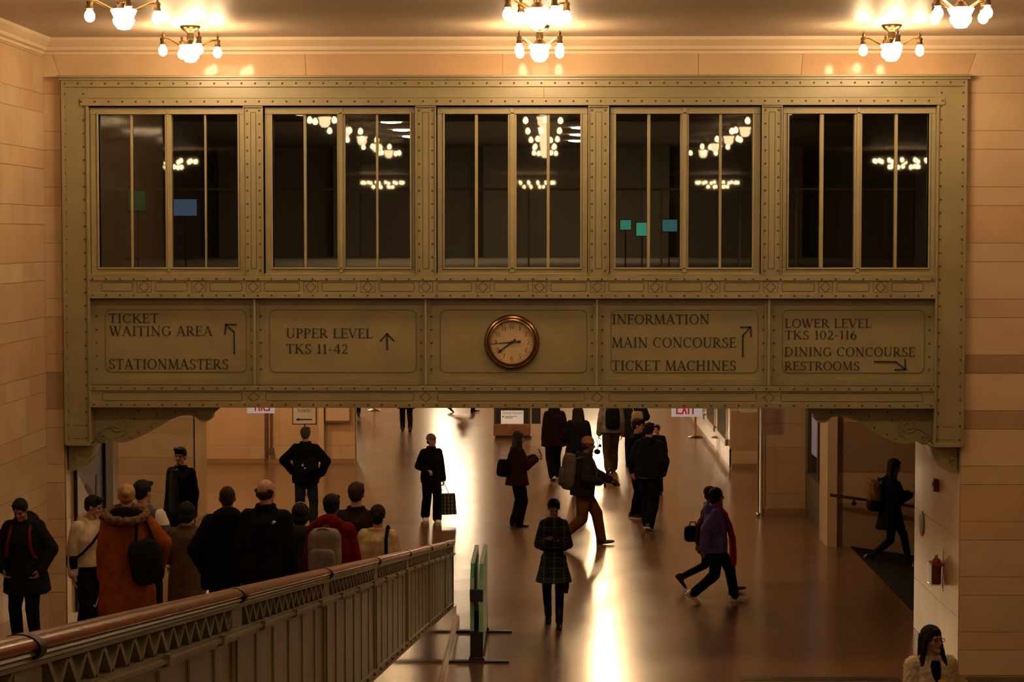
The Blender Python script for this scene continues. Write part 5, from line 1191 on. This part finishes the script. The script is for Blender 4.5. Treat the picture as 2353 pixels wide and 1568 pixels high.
m = MB(); m.loft([[T((-.17 + x, -.02, z_)) for x, in ((-.045 * k_,), (.045 * k_,))] + [T((-.17 + x, .02, z_)) for x, in ((.045 * k_,), (-.045 * k_,))] for z_, k_ in ((.46, .5), (.55, .9), (.72, .8))]); m.build('scarf_end', NAV, c['body'])
c = person('person in a black sweatshirt with small white logo, face turned to the right', 1462, 961, yf=1190, yaw=-118, w=1.03, la='down', ra='down', head=(16, 4), hair=('quiff', HAIRB), face=True, bottom=('jeans', BLK, .022), shoes=(K(.05, .055, .05, 'grey sneaker'), 1.05, SOLE_W), legs='stand', gap=.12,
           top=('jacket', BLK, .04, .90, dict(collar=.04)))
T = c['T']; m = MB(); m.add([T((x, .17, z_)) for x, z_ in ((-.03, 1.35), (.0, 1.33), (.03, 1.35), (.045, 1.365), (.0, 1.355), (-.045, 1.365))] + [T((x, .12, z_)) for x, z_ in ((-.03, 1.35), (.0, 1.33), (.03, 1.35), (.045, 1.365), (.0, 1.355), (-.045, 1.365))], [tuple(range(6)), tuple(range(11, 5, -1))] + [(i, (i + 1) % 6, 6 + (i + 1) % 6, 6 + i) for i in range(6)]); m.build('logo', WHITE, c['body'])
c = person('person all in black with white-soled sneakers, back turned, in the talking group', 1490, 968, yf=1217, yaw=-22, w=1.12, la='hold', ra='pocket', hair=('short', HAIRB), legs='step_l', bottom=('wide', BLK, .035), shoes=(SH_BLACK, 1.1, SOLE_W),
           top=('hoodie', BLK2, .05, .88, dict(hood=1.0)))
m = MB(); T = c['T']; m.loft([[T((.178 * math.cos(R(a)), .168 * math.sin(R(a)), z_)) for a in range(0, 360, 20)] for z_ in (.865, .895)]); m.build('shirt_hem', K(.20, .13, .09, 'pale shirt cloth'), c['body'])
c = person('person smiling over a black shoulder, facing the camera in the talking group', 1509, 975, yf=1136, yaw=165, w=1.02, sw=.165, la='down', ra='pocket', head=(-6, 4), hair=('bun', HAIRB), face=True, bottom=('jeans', BLK, .02), shoes=(SH_BLACK, 1, None),
           top=('jacket', BLK, .05, .84, dict(collar=.03)))
c = person('person in grey sweatshirt and brown trousers with a black backpack walking away', 1404, 897, yf=1086, yaw=6, w=1.06, la='bag', ra='down', hair=('short', HAIRB), legs='step_r', bottom=('wide', K(.050, .030, .020, 'brown grey cloth'), .035), shoes=(SH_BR, 1.05, None),
           top=('hoodie', K(.15, .13, .11, 'grey marl cloth'), .055, .88, dict(hood=1.0)))
backpack(c, 'black backpack on the person in the grey sweatshirt', BLK, BLK2, 1.0, .06)
p = c['wri'][0] + c['hd'][0] * .1; o, o0 = worn(c, 'string_pouch', p, 'small dark pouch dangling on strings from a grey-sleeved hand', 'bag')
m = MB(); m.ell(p + V((-.03, 0, -.30)), (.07, .05, .055)); m.ell(p + V((.03, 0, -.17)), (.03, .03, .035)); wpart(m, 'pouch', BLK, o, o0); m = MB(); m.tube([p + V((-.06, 0, 0)), p + V((-.01, 0, -.16)), p + V((-.05, 0, -.27))], .006, 6); m.tube([p, p + V((.01, 0, -.14)), p + V((-.03, 0, -.27))], .006, 6); wpart(m, 'string', BLK, o, o0)
c = person('person in black with a tan shoulder bag, mostly hidden behind the talking group', 1456, 890, yf=1075, yaw=10, w=1.15, la='hold', ra='hold', hair=('short', HAIRB), bottom=('jeans', BLK, .02), shoes=(SH_BLACK, 1, None), legs='step_l',
           top=('coat', BLK2, .06, .70, {}))
T = c['T']; o, o0 = worn(c, 'tan_bag', T((.02, -.25, 1.1)), 'tan cloth bag on the back of the hidden person in black', 'bag'); m = MB(); rbox(m, T((.02, -.25, 1.08)), (.13, .06, .20)); wpart(m, 'sack', K(.27, .19, .11, 'tan bag cloth'), o, o0)
m = MB(); m.tube([T((-.05, -.24, 1.26)), T((-.10, -.1, 1.48)), T((-.1, .08, 1.44))], .014, 8); wpart(m, 'strap', K(.2, .14, .08, 'tan strap cloth'), o, o0)
c = person('companion in a dark red coat and dark hat walking behind the purple jacket', 1629, 1106, yf=1358, yaw=-86, w=.98, sw=.165, legs='wide_r', la='down', ra='swing_b', hair=('beanie', K(.028, .012, .010, 'dark brown felt')), bottom=('leggings', BLK, .004), shoes=(BOOT, 1.06, None), skin=SKIN2,
           top=('coat', K(.07, .010, .013, 'deep red wool'), .04, .70, dict(collar=.06)))
T = c['T']; o, o0 = worn(c, 'shoulder_bag', T((.02, -.26, 1.02)), 'boxy black bag with a short handle behind the companion in dark red', 'bag')
m = MB(); rbox(m, T((.04, -.27, 1.02)), (.06, .14, .13)); wpart(m, 'pouch', BLK, o, o0); m = MB(); m.tube([T((.04, -.32, 1.14)), T((.04, -.31, 1.21)), T((.04, -.23, 1.21)), T((.04, -.22, 1.14))], .010, 8); m.tube([T((.04, -.20, 1.12)), T((.10, -.06, 1.47)), T((.1, .06, 1.46))], .010, 6); wpart(m, 'handle', BLK, o, o0)
c = person('person in purple jacket, red scarf, dark jeans and white sneakers walking right', 1642, 1111, yf=1386, yaw=-84, w=1.10, legs='walk_l', la='down', ra='swing_b', head=(0, 2), hair=('bob', HAIRB), bottom=('jeans', NAV, .03), shoes=(SH_WHITE, 1.15, SOLE_W), skin=SKIN2,
           top=('hoodie', K(.13, .10, .36, 'purple cloth'), .05, .82, dict(hood=1.05)))
T = c['T']; m = MB(); RS = K(.38, .010, .010, 'red wool')
m.loft([[T((.10 * math.cos(R(a)), .01 + .10 * math.sin(R(a)), 1.475 + .03 * z_)) for a in range(0, 360, 24)] for z_ in (-1.2, 0, 1, 1.6)])
m.loft([[T((x_, yo + .03 * q, z_)) for x_, q in ((-.16, 0), (.0, 1.2), (.18, 0), (.18, -1.2), (0, -1.6), (-.16, -1.4))] for z_, yo in ((1.47, .07), (1.38, .15), (1.20, .22), (1.0, .27), (.75, .29), (.62, .285))])
remesh(m.build('scarf', RS, c['body']), .013, 2, .02)
c = person('person in a black coat walking down the right ramp reading a phone', 2047, 1045, d=32.4, z=-.16, yaw=-86, w=.98, sw=.165, la='phone', ra='phone', head=(0, 18), hair=('long', HAIRB), face=True, legs='walk_l', bottom=('leggings', NAV, .004), shoes=(BOOT, 1.06, None),
           top=('coat', BLK, .04, .66, dict(flare=.045, collar=.04)))
phone(c, 0, 'phone in the hand of the walker on the right ramp')
o = backpack(c, 'mustard and black backpack on the walker on the right ramp', K(.12, .058, .007, 'mustard pack cloth'), BLK, .95, .05)
T = c['T']; m = MB(); rbox(m, T((0, -.26, 1.04)), (.16, .10, .10)); wpart(m, 'lower_pocket', BLK, o, T((0, -.21 - .05 * .6, 1.20)))
c = person('woman with long black hair, glasses and white fleece holding a yellow phone', 2140, 1436, d=17.9, z=0, yaw=190, w=1.1, sw=.195, la='down', ra='phone', head=(24, 0), hair=('verylong', HAIRB), face=True, glasses=True, skin=SKIN, bottom=('jeans', NAV, .02), shoes=(SH_WHITE, 1, SOLE_W), vox=.007,
           top=('fleece', cloth('white fleece', (.50, .40, .28), nscale=25), .045, .86, dict(collar=.03, fold=.025)))
T = c['T']; m = MB(); m.loft([[T((x_ * k_, .150 + q * .03, z_)) for x_, q in ((-1, -1), (-.5, .6), (0, 1), (.5, .6), (1, -1), (0, -3))] for z_, k_ in ((.95, .05), (1.2, .06), (1.36, .06), (1.455, .04))]); m.build('black_top', BLK, c['body'])
phone(c, 1, 'yellow phone in the hand of the woman in the white fleece', mat('yellow case', (.55, .33, .03), .4))
# -- far walkers, cut by the bridge
for px, yf, lab, lg, y_ in ((934, 992, 'far walker in dark coat seen only from the waist down', 'step_l', 10), (1062, 948, 'far walker of whom only one shoe and hem show under the bridge', 'walk_r', -80), (816, 958, 'far walker half behind the left marble wall', 'step_r', 0)):
    person(lab, px, yf - 340 + 1.62 * (yf - 540) * -1 / 5 * 0 + 340 - 1.72 * (yf - 540) / 5, yf=yf, yaw=y_, legs=lg, hair=('short', HAIRB), bottom=('jeans', NAV, .02), shoes=(SH_BLACK, 1, None), vox=.014, top=('coat', BLK, .05, .62, {}))
